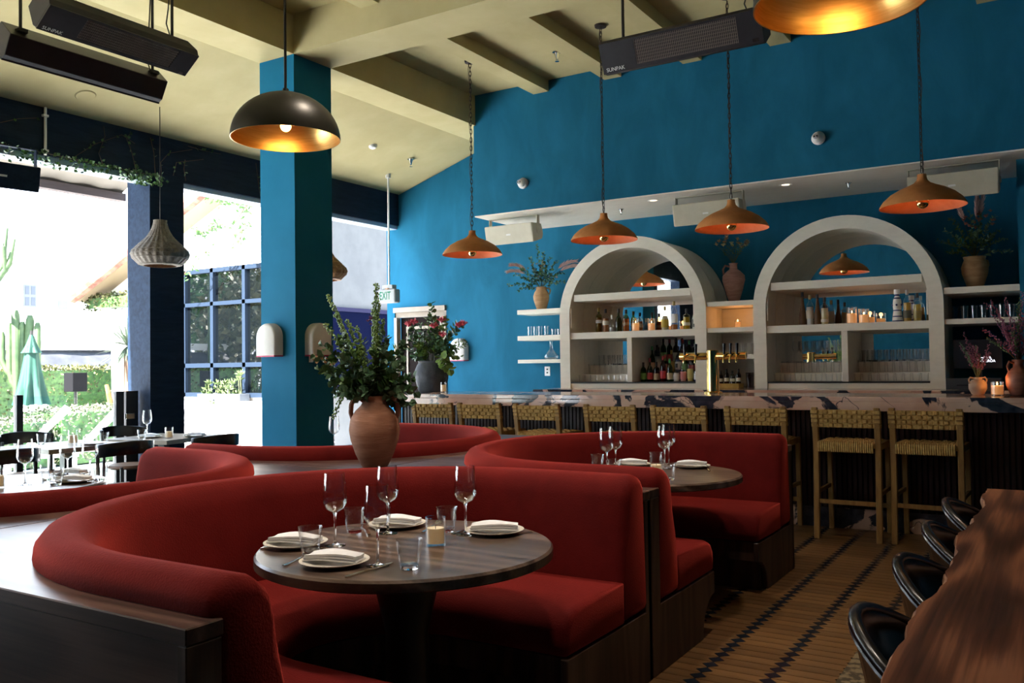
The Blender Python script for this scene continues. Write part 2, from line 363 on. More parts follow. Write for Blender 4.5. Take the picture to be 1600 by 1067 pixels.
struct('wall_left', MB().box(-8.32, -8.07, -11, 9.88, 3.40, 3.852).box(-8.32, -8.07, -11, -1.2, 0, 3.40).box(-8.45, -8.07, 5.79, 6.21, 0, 3.40).box(-8.45, -8.07, .2, .62, 0, 3.40), NAVY, 'dark navy header and posts of the open side')
struct('trim_track', MB().box(-8.30, -8.10, .62, 5.79, 3.345, 3.40).box(-8.30, -8.10, 6.21, 9.88, 3.345, 3.40), mat('pale_blue_rail', (.33, .40, .50), .4), 'pale rail under the navy header')
# doorway in the blue wall
dr = struct('door_1', MB().box(DX0, DX1, 9.90, 9.93, DZ - .07, DZ).box(DX0, DX0 + .05, 9.86, 9.95, 0, DZ - .07).box(DX1 - .10, DX1, 9.86, 9.95, 0, DZ - .07).box(DX0, DX1, 9.84, 9.95, DZ, DZ + .07), FRAMEC, 'cream framed doorway with dark door at the end of the blue wall')
MB().box(DX0 + .05, DX1 - .1, 9.96, 10.0, 0, DZ - .07).build('dark_frame', flat('dark_brown_door', (.010, .006, .005), .7, spec=.1), dr)
MB().box(DX0 + .16, DX0 + .19, 9.94, 9.96, 0, 1.9).box(DX1 - .2, DX1 - .17, 9.94, 9.96, 0, 1.9).box(DX0 + .16, DX1 - .17, 9.94, 9.96, 1.9, 1.94).build('inner_frame', FRAMEC, dr)
# ------------------------------------------------------------------ booths
# U shaped sweep: centre (cx, cy), arms end at x = xe, sgn = +1 opens towards +X
def u_path(cx, cy, xe, sgn, n=36, na=5, de=0.):
    P = []
    for k in range(na): P.append(('a', xe + (cx - xe) * k / na, 1))
    for k in range(n + 1): P.append(('c', PI * k / n, 0))
    for k in range(na - 1, -1, -1): P.append(('a', xe + de + (cx - xe - de) * k / na, -1))
    def pos(q, r, z):
        if q[0] == 'a': return (q[1], cy + q[2] * r, z)
        return (cx - sgn * r * sin(q[1]), cy + r * cos(q[1]), z)
    return P, pos
def sweep(mb, cx, cy, xe, sgn, prof, round_end=0., de=0.):
    P, pos = u_path(cx, cy, xe, sgn, de=de); R = []
    cr_ = sum(a for a, b in prof) / len(prof); cz = sum(b for a, b in prof) / len(prof)
    for i, q in enumerate(P): R.append([pos(q, a, b) for a, b in prof])
    if round_end:
        for e, (q, first) in enumerate(((P[0], True), (P[-1], False))):
            ex = []
            for k in range(1, 4):
                t = k / 3 * PI / 2; sx = round_end * sin(t); sh = round_end * (1 - cos(t))
                ring = []
                for a, b in prof:
                    d = math.hypot(a - cr_, b - cz); f = max(.2, 1 - sh / d)
                    ring.append(pos((q[0], q[1] + sgn * sx, q[2]), cr_ + (a - cr_) * f, cz + (b - cz) * f))
                ex.append(ring)
            if first: R = ex[::-1] + R
            else: R = R + ex
    return mb.rings(R)
BACK = [(1.105, .30), (1.105, .80), (1.10, .845), (1.075, .878), (1.035, .892), (.985, .882), (.945, .85), (.925, .80), (.90, .68), (.88, .55), (.87, .44), (.87, .30)]
SEAT = [(.89, .305), (.89, .47), (.60, .475), (.47, .468), (.415, .445), (.385, .40), (.378, .35), (.385, .31), (.40, .305)]
BASE = [(.40, .30), (.40, .19), (.50, .19), (.50, .0), (1.10, .0), (1.10, .30)]
def booth(cx, cy, xe, sgn, xb, y0, y1, label, de=0.):
    t = thing('booth', label, 'booth', (cx, cy, 0), group=None)
    T = Matrix.Translation((-cx, -cy, 0))
    def mb():
        m = MB(); m.T = T; return m
    sweep(mb(), cx, cy, xe - sgn * .045, sgn, BACK, .045, de).build('back_cushion', VELV, t, smooth=1.1)
    sweep(mb(), cx, cy, xe - sgn * .03, sgn, SEAT, .03, de).build('seat_cushion', VELV, t, smooth=1.1)
    sweep(mb(), cx, cy, xe - sgn * .03, sgn, BASE, 0., de).build('seat_base', WALV, t, smooth=.6)
    # wooden surround: ledge with a U shaped cut-out
    r = 1.085; P, pos = u_path(cx, cy, xe, sgn, de=de)
    hole = [pos(q, r, 0)[:2] for q in P]
    xo = xe
    poly = [(xo, y1)] + hole + [(xo + de, y0), (xb, y0), (xb, y1)]
    m = mb(); m.prism(poly, .772, .81); m.build('ledge', WAL, t, bevel=.003, seg=1)
    lo, hi = min(xo, xb), max(xo, xb)
    m = mb().box(lo, hi - (.031 if sgn > 0 else -.0) + (de if sgn > 0 else 0), y0 + .004, y0 + .03, 0, .772)
    m.build('front_panel', WAL, t)
    mb().box(lo, hi, y1 - .03, y1 - .004, 0, .772).build('rear_panel', WAL, t)
    a, b = (xb + .004, xb + .03) if sgn > 0 else (xb - .03, xb - .004)
    mb().box(a, b, y0 + .03, y1 - .03, 0, .772).build('back_panel', WAL, t)
    for s, ye in ((1, y1), (-1, y0)):
        # end panel of each arm: post beside the cushion, low apron with a quarter-round cut-out
        arc = [(.60 - .20 * cos(PI / 2 * k / 8), .0 + .20 * sin(PI / 2 * k / 8)) for k in range(9)]
        arc = [(cy + s * (.56 - .0 + .0), 0)] + [(cy + s * (.56 - .17 * (1 - cos(PI / 2 * k / 8))), .19 * sin(PI / 2 * k / 8)) for k in range(1, 9)]
        pl = [(ye, 0)] + arc + [(cy + s * .385, .19), (cy + s * .385, .30), (cy + s * 1.09, .30), (cy + s * 1.09, .772), (ye, .772)]
        dd = de if s < 0 else 0; q0, q1 = (xe - sgn * .03 + dd, xe + dd)
        mb().prism(pl, min(q0, q1), max(q0, q1), 'x').build('end_panel', WALV, t, bevel=.003, seg=1)
    return t
booth(-2.03, 2.41, -1.53, 1, -3.19, 1.225, 3.562, 'nearest red velvet horseshoe booth with walnut ledge and round table', -.06)
booth(-2.0, 4.75, -1.53, 1, -3.19, 3.568, 5.93, 'red velvet horseshoe booth nearest the bar stools, facing right')
booth(-4.37, 2.41, -4.79, -1, -3.196, 1.225, 3.562, 'red velvet booth at the left edge facing the patio')
booth(-4.37, 4.75, -4.79, -1, -3.196, 3.568, 5.93, 'red velvet booth behind the terracotta jug facing the patio')
def round_table(x, y, label):
    t = thing('round_table', label, 'table', (x, y, 0))
    MB().lathe([(0, .70), (.50, .70), (.51, .705), (.51, .732), (.503, .74), (0, .74)], 72).build('tabletop', TABW, t, smooth=.5)
    MB().lathe([(0, 0), (.26, 0), (.26, .012), (.10, .03), (.075, .20), (.075, .45), (.13, .69), (.13, .70), (0, .70)], 32).build('pedestal', BLKM, t, smooth=.7)
    return t
round_table(-1.95, 2.41, 'round walnut table in the nearest red booth')
round_table(-2.0, 4.66, 'round walnut table in the booth beside the bar stools')
round_table(-4.98, 2.66, 'round table of the left edge booth, mostly hidden by its backrest')
round_table(-4.62, 4.85, 'round table hidden in the booth behind the terracotta jug')

# ------------------------------------------------------------------ bar
t = thing('bar_counter', 'long bar with pink and black marble top, dark slatted front and marble plinth', 'bar', (-2.6, 7.5, 0))
T = Matrix.Translation((2.6, -7.5, 0))
def mbT(T):
    m = MB(); m.T = T; return m
mbT(T).box(-6.35, 1.6, 7.30, 8.15, 1.035, 1.075).box(-6.35, 1.6, 7.30, 7.335, .965, 1.0352).box(-6.35, -6.315, 7.335, 8.15, .965, 1.0352).build('marble_top', MARB, t, bevel=.004)
mbT(T).box(-6.1, 1.5, 7.565, 8.05, 0.0, 1.035).build('carcass', DARK, t)
mbT(T).box(-6.1, 1.5, 7.515, 7.56, 0, .165).build('marble_plinth', MARB, t, bevel=.002)
m = mbT(T); x = -6.1
while x < 1.5:
    m.box(x, x + .026, 7.535, 7.562, .166, 1.034); x += .040
m.build('slatted_front', mat('dark_red_slats', (.022, .010, .010), .4, var=(.045, .020, .018), scale=3, stretch=(8, 8, 1)), t, kind='stuff')

# back counter
t = thing('back_counter', 'low back counter with marble top under the arched shelves', 'counter', (-2.6, 9.2, 0))
T = Matrix.Translation((2.6, -9.2, 0))
mbT(T).box(-5.10, -.31, 8.60, 9.87, 1.045, 1.085).build('marble_top', MARB, t, bevel=.003)
mbT(T).box(-5.05, -.35, 8.66, 9.87, 0, 1.045).build('carcass', DARK, t)

# arched shelf units
def arch(cx, label, div, lower):
    t = thing('arched_shelf_unit', label, 'shelves', (cx, 9.1, 1.085))
    Ro, Ri, zs = .895, .765, .82      # heights relative to the counter
    def ring(n=40):
        a = [(Ro * cos(PI * k / n), zs + Ro * sin(PI * k / n)) for k in range(n + 1)]
        b = [(Ri * cos(PI * k / n), zs + Ri * sin(PI * k / n)) for k in range(n + 1)]
        return [(Ro, 0)] + a + [(-Ro, 0)], [(Ri, 0)] + b + [(-Ri, 0)]
    a, b = ring()
    def archmesh(y0, y1):
        m = MB(); n = len(a); vs = []
        for pr, y in ((a, y0), (b, y0), (a, y1), (b, y1)): vs += [(x, y, z) for x, z in pr]
        fs = []
        for k in range(n - 1):
            fs += [(k, k + 1, n + k + 1, n + k), (2 * n + k, 3 * n + k, 3 * n + k + 1, 2 * n + k + 1), (k, 2 * n + k, 2 * n + k + 1, k + 1), (n + k, n + k + 1, 3 * n + k + 1, 3 * n + k)]
        fs += [(0, n, 3 * n, 2 * n), (n - 1, 3 * n - 1, 4 * n - 1, 2 * n - 1)]
        return m.add(vs, fs)
    archmesh(0, .352).build('arch_front', ARCHM, t, smooth=.5)
    archmesh(.358, .77).build('arch_rear', ARCHM, t, smooth=.5)
    m = MB(); m.prism(b, .735, .74, 'y'); m.build('mirror', MIRR, t)
    MB().box(-Ri, Ri, .02, .73, 0, .055).build('base_board', ARCHM, t, bevel=.002)
    MB().box(-Ri, Ri, .012, .73, .055, .068).build('dark_liner', BLKM, t)
    for z, dz in ((1.01, .08), (.57, .075)):
        hw = Ri if z < zs else math.sqrt(Ri * Ri - (z - zs + dz) ** 2) - .002
        MB().box(-hw, hw, .02, .73, z, z + dz).build('shelf', ARCHM, t, bevel=.003, seg=1)
    MB().box(div - .03, div + .03, .03, .73, .068, .57).build('divider', ARCHM, t, bevel=.003, seg=1)
    for sx in (-1, 1): MB().box(sx * (Ri - .012) - .006, sx * (Ri - .012) + .006, .015, .04, .70, .93).build('shelf_standard', ARCHM, t)
    for x0, x1 in lower:
        MB().box(x0, x1, .30, .73, .068, .155).build('glass_step', ARCHM, t, bevel=.002, seg=1)
        MB().box(x0, x1, .52, .73, .155, .26).build('glass_step', ARCHM, t, bevel=.002, seg=1)
    return t
A1, A2 = -4.12, -1.82
arch(A1, 'left cream arched shelf unit with mirror, spirits and tumblers', -.02, [(-.765, -.05)])
arch(A2, 'right cream arched shelf unit with mirror and rows of glasses', .0, [(-.765, -.03), (.03, .765)])
def shelf(x0, x1, y0, z0, z1, label, y1=9.88):
    o = one('wall_shelf', MB().box(x0, x1, y0, y1, z0, z1), ARCHM, label, 'shelf', bevel=.003, seg=1, group=None); return o
for z0, z1, wd in ((2.0, 2.06, 'top'), (1.67, 1.73, 'middle'), (1.385, 1.43, 'bottom')):
    shelf(-5.85, -5.017, 9.5, z0, z1, wd + ' cream floating shelf on the blue wall left of the left arch')
for z0, z1, wd in ((1.96, 2.01, 'top'), (1.68, 1.73, 'middle'), (1.395, 1.44, 'bottom')):
    shelf(-3.223, -2.717, 9.12, z0, z1, wd + ' cream shelf between the two arches')
for z0, z1, wd in ((1.97, 2.03, 'upper'), (1.685, 1.735, 'lower')):
    shelf(-.923, -.302, 9.12, z0, z1, wd + ' cream shelf right of the right arch')
one('niche_panel', MB().box(-3.222, -2.718, 9.62, 9.66, 1.09, 1.955), ARCHM, 'cream back board of the niche between the arches', 'panel')

# ------------------------------------------------------------------ bar stools
def stool():
    t = thing('bar_stool', '', 'stool', (0, 0, 0))
    W = .225
    for s in (-1, 1):
        q = MB(); q.rings([[(s * W + a, y + b, z) for a, b in ((-.021, -.021), (.021, -.021), (.021, .021), (-.021, .021))] for y, z in ((-.03, 0), (0, .45), (.005, .72), (-.035, 1.005))])
        q.build('back_leg', OAKY, t, bevel=.004, seg=1)
        q = MB(); q.rings([[(s * (W - .005) + a, y + b, z) for a, b in ((-.019, -.019), (.019, -.019), (.019, .019), (-.019, .019))] for y, z in ((.44, 0), (.42, .735))])
        q.build('front_leg', OAKY, t, bevel=.004, seg=1)
        MB().box(s * W - .014, s * W + .014, .02, .41, .685, .735).build('seat_rail', OAKY, t, bevel=.003, seg=1)
        MB().box(s * W - .010, s * W + .010, .0, .42, .34, .37).build('stretcher', OAKY, t)
    MB().box(-W, W, .41, .43, .20, .235).build('foot_rail', OAKY, t)
    MB().box(-W, W, -.022, .0, .27, .30).build('stretcher', OAKY, t)
    # woven back: three courses of cord pads over two rails
    m = MB(); n = 11; x0 = -W + .03; dx = (2 * W - .06) / n
    def pad(m, xa, xb, za, zb, y, b):
        c = (xa + xb) / 2; zc = (za + zb) / 2
        for sy in (-1, 1):
            yy = y + sy * .012; yo = y + sy * (.012 + b); e = .006
            m.add([(xa, yy, za), (xb, yy, za), (xb, yy, zb), (xa, yy, zb), (xa + e, yo, za + e), (xb - e, yo, za + e), (xb - e, yo, zb - e), (xa + e, yo, zb - e)],
                  [(4, 5, 6, 7), (0, 1, 5, 4), (1, 2, 6, 5), (2, 3, 7, 6), (3, 0, 4, 7)])
    rows = [(.852, .886), (.886, .920), (.920, .954), (.954, .988)]
    for j, (za, zb) in enumerate(rows):
        yb = -.006 - (zb - .86) * .22
        m.T = Matrix.Translation((0, yb, 0))
        m.box(-W - .01, W + .01, -.012, .012, za, zb)
        for k in range(n):
            hi = .011 if (k + j) % 2 == 0 else .003
            pad(m, x0 + k * dx + .001, x0 + (k + 1) * dx - .001, za + .001, zb - .001, 0, hi)
        for s in (-1, 1): pad(m, s * W - .028, s * W + .028, za + .002, zb - .002, 0, .012)
    m.T = None
    m.build('woven_back', CORD, t)
    m = MB(); m.box(-W + .015, W - .015, .0, .41, .70, .735); n2 = 9
    for k in range(n):
        for j in range(n2):
            xa, ya = x0 - .015 + k * (dx + .0027), .0 + j * .0455; h = .010 if (k + j) % 2 else .002
            m.add([(xa, ya, .735), (xa + dx, ya, .735), (xa + dx, ya + .0455, .735), (xa, ya + .0455, .735), (xa + .005, ya + .005, .735 + h), (xa + dx - .005, ya + .005, .735 + h), (xa + dx - .005, ya + .04, .735 + h), (xa + .005, ya + .04, .735 + h)],
                  [(4, 5, 6, 7), (0, 1, 5, 4), (1, 2, 6, 5), (2, 3, 7, 6), (3, 0, 4, 7)])
    for k in range(26):
        xa = -W + .024 + k * .0155
        m.tube([(xa, .0, .742), (xa, -.022, .735), (xa, -.026, .705), (xa, -.022, .672), (xa, .0, .668)], .0085, 5)
    m.build('woven_seat', CORD, t)
    return t
st = stool()
SX = [-5.33, -4.775, -4.12, -3.39, -2.745, -2.10, -1.405, -.855]
for k, x in enumerate(SX):
    lab = 'woven oak bar stool, %s from the left along the bar' % ORD[k]
    if k == 0: st.location = (x, 7.05, 0); st['label'] = lab; st['group'] = 'woven stools along the bar'
    else: dup(st, (x, 7.05 + (.0, .01, -.015, .01)[k % 4], 0), R_(-.03, .03), lab, 'woven stools along the bar')

# ------------------------------------------------------------------ live edge table and tub chairs
random.seed(11)
N = 64; E1 = []
for k in range(N + 1):
    y = .55 + (4.63 - .55) * k / N
    E1.append((-.30 + .012 * sin(y * 5.1) + .007 * sin(y * 12.3 + 1) + .004 * sin(y * 31) + R_(-.003, .003), y))
t = thing('live_edge_table', 'long live edge walnut table at the right edge', 'table', (0, 0, 0))
poly = E1 + [(.78, 4.66), (.78, .55)]
m = MB(); m.prism(poly, .7005, .76); m.build('tabletop', LIVE, t, bevel=.002, seg=1)
m = MB(); R = []
for k, (x, y) in enumerate(E1):
    b = .009 + .004 * sin(y * 17)
    R.append([(x + .012, y, .7595), (x - b * .5, y, .748), (x - b, y, .73), (x - b * .6 + .004, y, .71), (x + .02, y, .700), (x + .03, y, .73)])
m.rings(R); m.build('raw_edge', BARK, t, smooth=.6)
for y in (1.1, 4.0): MB().box(.08, .5, y - .04, y + .04, 0, .70).build('leg', BLKM, t, bevel=.005)
def tub(label, y, rz):
    t = thing('tub_chair', label, 'chair', (-.155, y, 0), rz, 'black tub chairs along the live edge table')
    n = 28; R = []; RIM = []
    for k in range(n + 1):
        a = PI * (.5 + .0) - PI * .68 + PI * 1.36 * k / n + PI / 2   # sweeps round the back (-X)
        f = cos(a - PI); top = .585 + .18 * max(0, (f + .1) / 1.1) ** 1.3; bot = .50 - .0 * f
        ro, rb = .270, .225
        bot = .455 + .05 * (1 - abs(sin(a)))
        ring = []
        for r, z in ((rb, bot), (ro + .004, top - .03), (ro + .016, top - .008), (ro + .010, top + .008), (ro - .008, top + .010), (ro - .022, top - .004), (ro - .028, top - .03), (rb - .020, bot)):
            ring.append((r * cos(a), r * sin(a), z))
        R.append(ring); RIM.append((ro * cos(a), ro * sin(a), top + .006))
    m = MB(); m.rings(R); m.build('shell', BLKP, t, smooth=.8)
    m = MB(); m.tube(RIM, .0165, 8); m.build('rim', BLKP, t, smooth=.9)
    MB().lathe([(0, .40), (.20, .40), (.225, .42), (.225, .445), (.20, .462), (0, .468)], 32).build('seat', BLKP, t, smooth=.8)
    for sx in (-1, 1):
        for sy in (-1, 1): MB().cyl((sx * .15, sy * .15, .41), (sx * .2, sy * .2, 0), .014, .011, 8).build('leg', BLKM, t, smooth=True)
        MB().cyl((-.02 + .02, sx * .215, .43), (0 - .02, sx * .222, .52), .012, .012, 8).build('arm_support', BLKM, t, smooth=True)
    return t
tub('black glossy tub chair nearest the camera, at the bottom edge', 2.20, .05)
tub('second nearest black glossy tub chair along the live edge table', 2.82, -.04)
tub('third nearest black glossy tub chair along the live edge table', 3.45, .03)
tub('farthest black glossy tub chair along the live edge table', 4.06, -.02)
one('rug', MB().box(-.845, .9, 1.2, 4.45, 0.0008, .008), mat('patterned_rug', (.05, .035, .018), .9, var=(.17, .125, .065), scale=22, detail=2, bump=.4, bscale=200, ramp=(.45, .55)), 'tan and brown patterned rug under the tub chairs', 'rug')
# ------------------------------------------------------------------ lamps
def chain_mesh(z0, z1):
    m = MB(); L = .052; z = z0; k = 0
    while z < z1 - .01:
        pts = []
        for j in range(10):
            a = 2 * PI * j / 10; u = .011 * cos(a); v = (L / 2 + .006) * sin(a)
            pts.append((u, 0, z + L / 2 + v) if k % 2 else (0, u, z + L / 2 + v))
        m.tube(pts, .0035, 4, closed=True); z += L - .008; k += 1
    return m
random.seed(5)
cm = chain_mesh(.265, 2.05).mesh('chain', IRON)
def terracotta(x, y, z, label):
    t = thing('pendant_lamp', label, 'lamp', (x, y, z), R_(0, 6), 'terracotta pendants over the bar')
    out = [(.315, 0), (.312, .014), (.285, .055), (.235, .100), (.17, .138), (.105, .165), (.062, .186), (.040, .210), (.034, .235), (.034, .255), (0, .258)]
    inn = [(.0, .17), (.08, .165), (.165, .125), (.228, .088), (.277, .045), (.303, .006), (.315, 0)]
    MB().lathe(out, 48).build('shade', TERRA, t, smooth=1.0)
    MB().lathe(inn, 48).build('shade_lining', TERIN, t, smooth=1.0)
    b = MB().lathe([(.046 * cos(a), .034 + .048 * sin(a)) for a in (.25, .6, .95)] + [(.02, .10), (.02, .165)], 16).build('bulb', BULB, t, smooth=1.0)
    MB().lathe([(0, -.014)] + [(.047 * cos(a), .034 + .048 * sin(a)) for a in (-1.3, -.9, -.5, -.1, .26)], 16).build('mirrored_cap', BRASP, b, smooth=1.0)
    o = bpy.data.objects.new('chain', cm); C.objects.link(o); o.parent = t
    m = MB(); m.tube([(.008 + .012 * sin(k * .9), .008 * cos(k * 1.3), .26 + k * (2.045 - .26) / 24) for k in range(25)], .003, 5); m.build('cord', mat('brown_flex', (.05, .03, .022), .6), t)
    MB().lathe([(0, 2.03), (.055, 2.035), (.06, 2.055), (0, 2.055)], 20).build('ceiling_rose', IRON, t, smooth=.6)
    d = bpy.data.lights.new('bulb_glow', 'POINT'); d.energy = 2.2; d.color = (1, .50, .18); d.shadow_soft_size = .05
    l = bpy.data.objects.new('bulb_glow', d); C.objects.link(l); l.parent = t; l.location = (0, 0, .06)
    return t
for (x, y, z), lab in zip(((-5.22, 7.6, 2.525), (-3.64, 7.5, 2.53), (-2.41, 7.5, 2.52), (-.89, 7.5, 2.55)), ORD):
    terracotta(x, y, z, 'terracotta dome pendant on a chain over the bar, %s from the left' % lab)
def dome(x, y, z, label):
    t = thing('dome_pendant', label, 'lamp', (x, y, z), 0, 'bronze and brass dome pendants')
    H, R = .30, .35
    o = [(R * cos(a * PI / 2 / 14), H * sin(a * PI / 2 / 14)) for a in range(14)] + [(.012, H)]
    i = [(R - .001, -.001)] + [((R - .006) * cos(a * PI / 2 / 14), (H - .008) * sin(a * PI / 2 / 14)) for a in range(14)] + [(0, H - .008)]
    MB().lathe(o, 64).build('shade', DOMEM, t, smooth=1.0)
    MB().lathe(i[::-1], 64).build('brass_lining', BRASSM, t, smooth=1.0, label='brushed brass inside of the shade')
    MB().cyl((0, 0, H - .005), (0, 0, 4.583 - z), .009, n=10).build('rod', BLKM, t, smooth=True)
    MB().lathe([(0, H), (.02, H), (.02, H + .03), (0, H + .03)], 14).build('collar', BLKM, t)
    MB().lathe([(0, 4.55 - z), (.06, 4.555 - z), (.065, 4.584 - z), (0, 4.584 - z)], 20).build('ceiling_rose', BLKM, t, smooth=.6)
    MB().cyl((0, 0, .12), (0, 0, .29), .02, n=12).build('lamp_holder', BLKM, t)
    MB().ball((0, 0, .085), .035, 14, 10).build('bulb', BULBH, t, smooth=True)
    d = bpy.data.lights.new('bulb_glow', 'POINT'); d.energy = .5; d.color = (1, .52, .2); d.shadow_soft_size = .06
    l = bpy.data.objects.new('bulb_glow', d); C.objects.link(l); l.parent = t; l.location = (0, 0, .03)
dome(-4.24, 4.05, 2.85, 'dark bronze dome pendant with glowing brass inside, hanging before the blue column')
dome(-.74, 3.79, 2.84, 'brass lined dome pendant cut by the top edge of the photo')
def wicker(x, y, z, label, m_, zc):
    t = thing('wicker_pendant', label, 'lamp', (x, y, z), 0, 'wicker pendants along the open side')
    o = [(.16, 0), (.20, .012), (.262, .075), (.275, .115), (.262, .15), (.20, .215), (.125, .29), (.085, .36), (.066, .42), (.062, .455), (.05, .46)]
    MB().lathe(o + [(r - .008, q) for r, q in o[::-1]], 144, rib=.022, ribn=24, close=True).build('shade', m_, t, smooth=1.0)
    k = MB()
    for r, q in o[1:-1]: k.tube([(1.012 * r * cos(2 * PI * j / 40), 1.012 * r * sin(2 * PI * j / 40), q) for j in range(40)], .004, 4, closed=True)
    k.build('hoops', m_, t)
    MB().ball((0, 0, .17), .04, 12, 8).build('bulb', BULB, t, smooth=True)
    MB().cyl((0, 0, .2), (0, 0, zc - z), .004, n=6).build('cord', BLKM, t)
wicker(-7.6, 5.57, 2.40, 'grey wicker pendant hanging in front of the dark navy post', WICK, 4.0)
wicker(-7.55, 7.82, 2.42, 'tan wicker pendant half hidden behind the blue column', WICKT, 4.01)

# ------------------------------------------------------------------ heaters
def heater(cx, cy, z, rz, tilt, L, zc, label, show=True):
    t = thing('ceiling_heater', label, 'heater', (cx, cy, z), rz, 'black ceiling heaters')
    ct, s_ = cos(tilt), sin(tilt)
    def W(u, n):   # u along the face (up), n outwards; face normal tilts from straight down towards -Y
        return (-n * s_ + u * -ct * -1 if False else -(n * s_) + u * ct * -1, -(n * ct) + u * s_)
    def pris(poly, x0, x1): return MB().prism([W(u, n) for u, n in poly], x0, x1, 'x')
    body = [(-.10, -.012), (.10, -.012), (.115, -.05), (.08, -.19), (-.08, -.19), (-.115, -.05)]
    pris(body, -L / 2, L / 2).build('housing', HEATM, t, bevel=.004, seg=1)
    for a, b in ((-.5, -.27), (.36, .5)): pris([(-.10, 0), (.10, 0), (.10, -.012), (-.10, -.012)], a * L, b * L).build('end_plate', HEATM, t)
    pris([(-.10, 0), (-.075, 0), (-.075, -.012), (-.10, -.012)], -.27 * L, .36 * L).build('lower_lip', HEATM, t)
    pris([(.085, 0), (.10, 0), (.10, -.012), (.085, -.012)], -.27 * L, .36 * L).build('upper_lip', HEATM, t)
    m = MB(); k = 0; x = -.27 * L
    while x < .36 * L:
        m.prism([W(u, n) for u, n in ((-.075, -.002), (.085, -.002), (.085, -.010), (-.075, -.010))], x, x + .004, 'x'); x += .0125
    for u in [-.07 + .02 * j for j in range(8)]: m.prism([W(u, -.001), W(u + .003, -.001), W(u + .003, -.005), W(u, -.005)], -.27 * L, .36 * L, 'x')
    m.build('grille', GRILM, t, kind='stuff')
    for s in (-1, 1):
        p = W(0, -.19); MB().cyl((s * L * .42, p[0], p[1] - .02), (s * L * .42, p[0], zc - z), .011, n=8).build('hanger_rod', BLKM, t, smooth=True)
        MB().box(s * L * .42 - .03, s * L * .42 + .03, p[0] - .04, p[0] + .04, p[1] - .012, p[1] + .012).build('bracket', BLKM, t)
    p = W(.03, -.19); q = s_
    MB().tube([(L * .40, p[0], p[1]), (L * .36, p[0], p[1] + .12), (L * .39, p[0] + .02, p[1] + .25), (L * .42, p[0] + .02, zc - z - .01)], .005, 6).build('cable', BLKM, t, smooth=True)
    if show:
        u, n = -.088, .001; y_, z_ = W(u + .012, n)
        M = Matrix(((1, 0, 0), (0, W(1, 0)[0] - W(0, 0)[0], W(0, 1)[0] - W(0, 0)[0]), (0, W(1, 0)[1] - W(0, 0)[1], W(0, 1)[1] - W(0, 0)[1])))
        text('SUNPAK', .036, WHT, t, (-L * .415, y_, z_), M.to_euler())
        MB().prism([W(u, n - .001), W(u + .02, n - .001), W(u + .02, n), W(u, n)], L * .44, L * .475, 'x').build('rating_plate', CHROME, t)
heater(-5.44, 3.70, 3.62, PI / 2, .62, 1.13, 4.58, 'black ceiling heater with lit grille at the upper left, nearer of two')
heater(-5.98, 3.72, 3.50, PI / 2, -.75, 1.20, 4.58, 'black ceiling heater seen from behind at the upper left, facing the patio', False)
heater(-2.07, 5.40, 3.44, 0, 1.15, 1.10, 4.22, 'black ceiling heater with mesh grille at the top centre beside the brass dome')

# ------------------------------------------------------------------ speakers, cameras, ceiling devices
def wspk(x, w, label, m_, y=8.92, z=2.94, rz=0., plate=WHT, top=3.13):
    t = thing('speaker', label, 'speaker', (x, y, z), rz)
    T = Matrix.Rotation(.22, 4, 'X')
    k = MB(); k.T = T; k.prism([(-.13, -.115), (-.125, .115), (.10, .08), (.12, .02), (.12, -.06), (.09, -.10)], -w / 2, w / 2, 'x'); k.build('cabinet', m_, t, bevel=.012, seg=2)
    k = MB(); k.T = T; k.box(-.03, .03, -.1325, -.130, -.012, .006); k.build('badge', plate, t)
    for s in (-1, 1):
        MB().box(s * (w / 2 + .004) - .004, s * (w / 2 + .004) + .004, -.03, .03, -.03, top - z - .006).build('bracket_arm', m_, t, bevel=.002, seg=1)
        MB().cyl((s * (w / 2), 0, 0), (s * (w / 2 + .014), 0, 0), .028, n=16).build('pivot_knob', m_, t)
    MB().box(-w / 2 - .008, w / 2 + .008, -.03, .03, top - z - .008, top - z - .001).build('mounting_bar', m_, t)
wspk(-5.52, .66, 'ivory speaker under the soffit, leftmost above the floating shelves', IVORY)
wspk(-3.10, .72, 'ivory speaker under the soffit between the two arches', IVORY, z=2.945)
wspk(-.80, .74, 'ivory speaker under the soffit at the far right', IVORY, z=2.955)
wspk(-8.0, .62, 'dark blue speaker hung under the navy header at the left edge', NAVY, y=4.20, z=3.13, rz=PI / 2 - .15, top=3.40)
def domecam(x, z, label):
    t = thing('security_camera', label, 'camera', (x, 8.626, z), 0, None, (PI / 2, 0, 0))
    MB().lathe([(0, .0), (.062, 0), (.064, .02), (.055, .035), (0, .035)], 28).build('base', WHT, t, smooth=.6)
    MB().ball((0, 0, .045), .048, 20, 12).build('ball', WHT, t, smooth=True)
    MB().lathe([(0, .087), (.026, .088), (.026, .092), (0, .0925)], 18, (-.008, .004, 0)).build('face', mat('grey_camera_face', (.35, .35, .35), .4), t)
    for sx in (-1, 1): MB().lathe([(0, .0926), (.008, .0928), (0, .095)], 12, (-.008 + sx * .012, .004, 0)).build('lens', BLKP, t, smooth=True)
domecam(-5.2, 3.45, 'white dome camera on the blue upper wall above the left speaker')
domecam(-1.91, 3.48, 'white dome camera on the blue upper wall above the right arch')
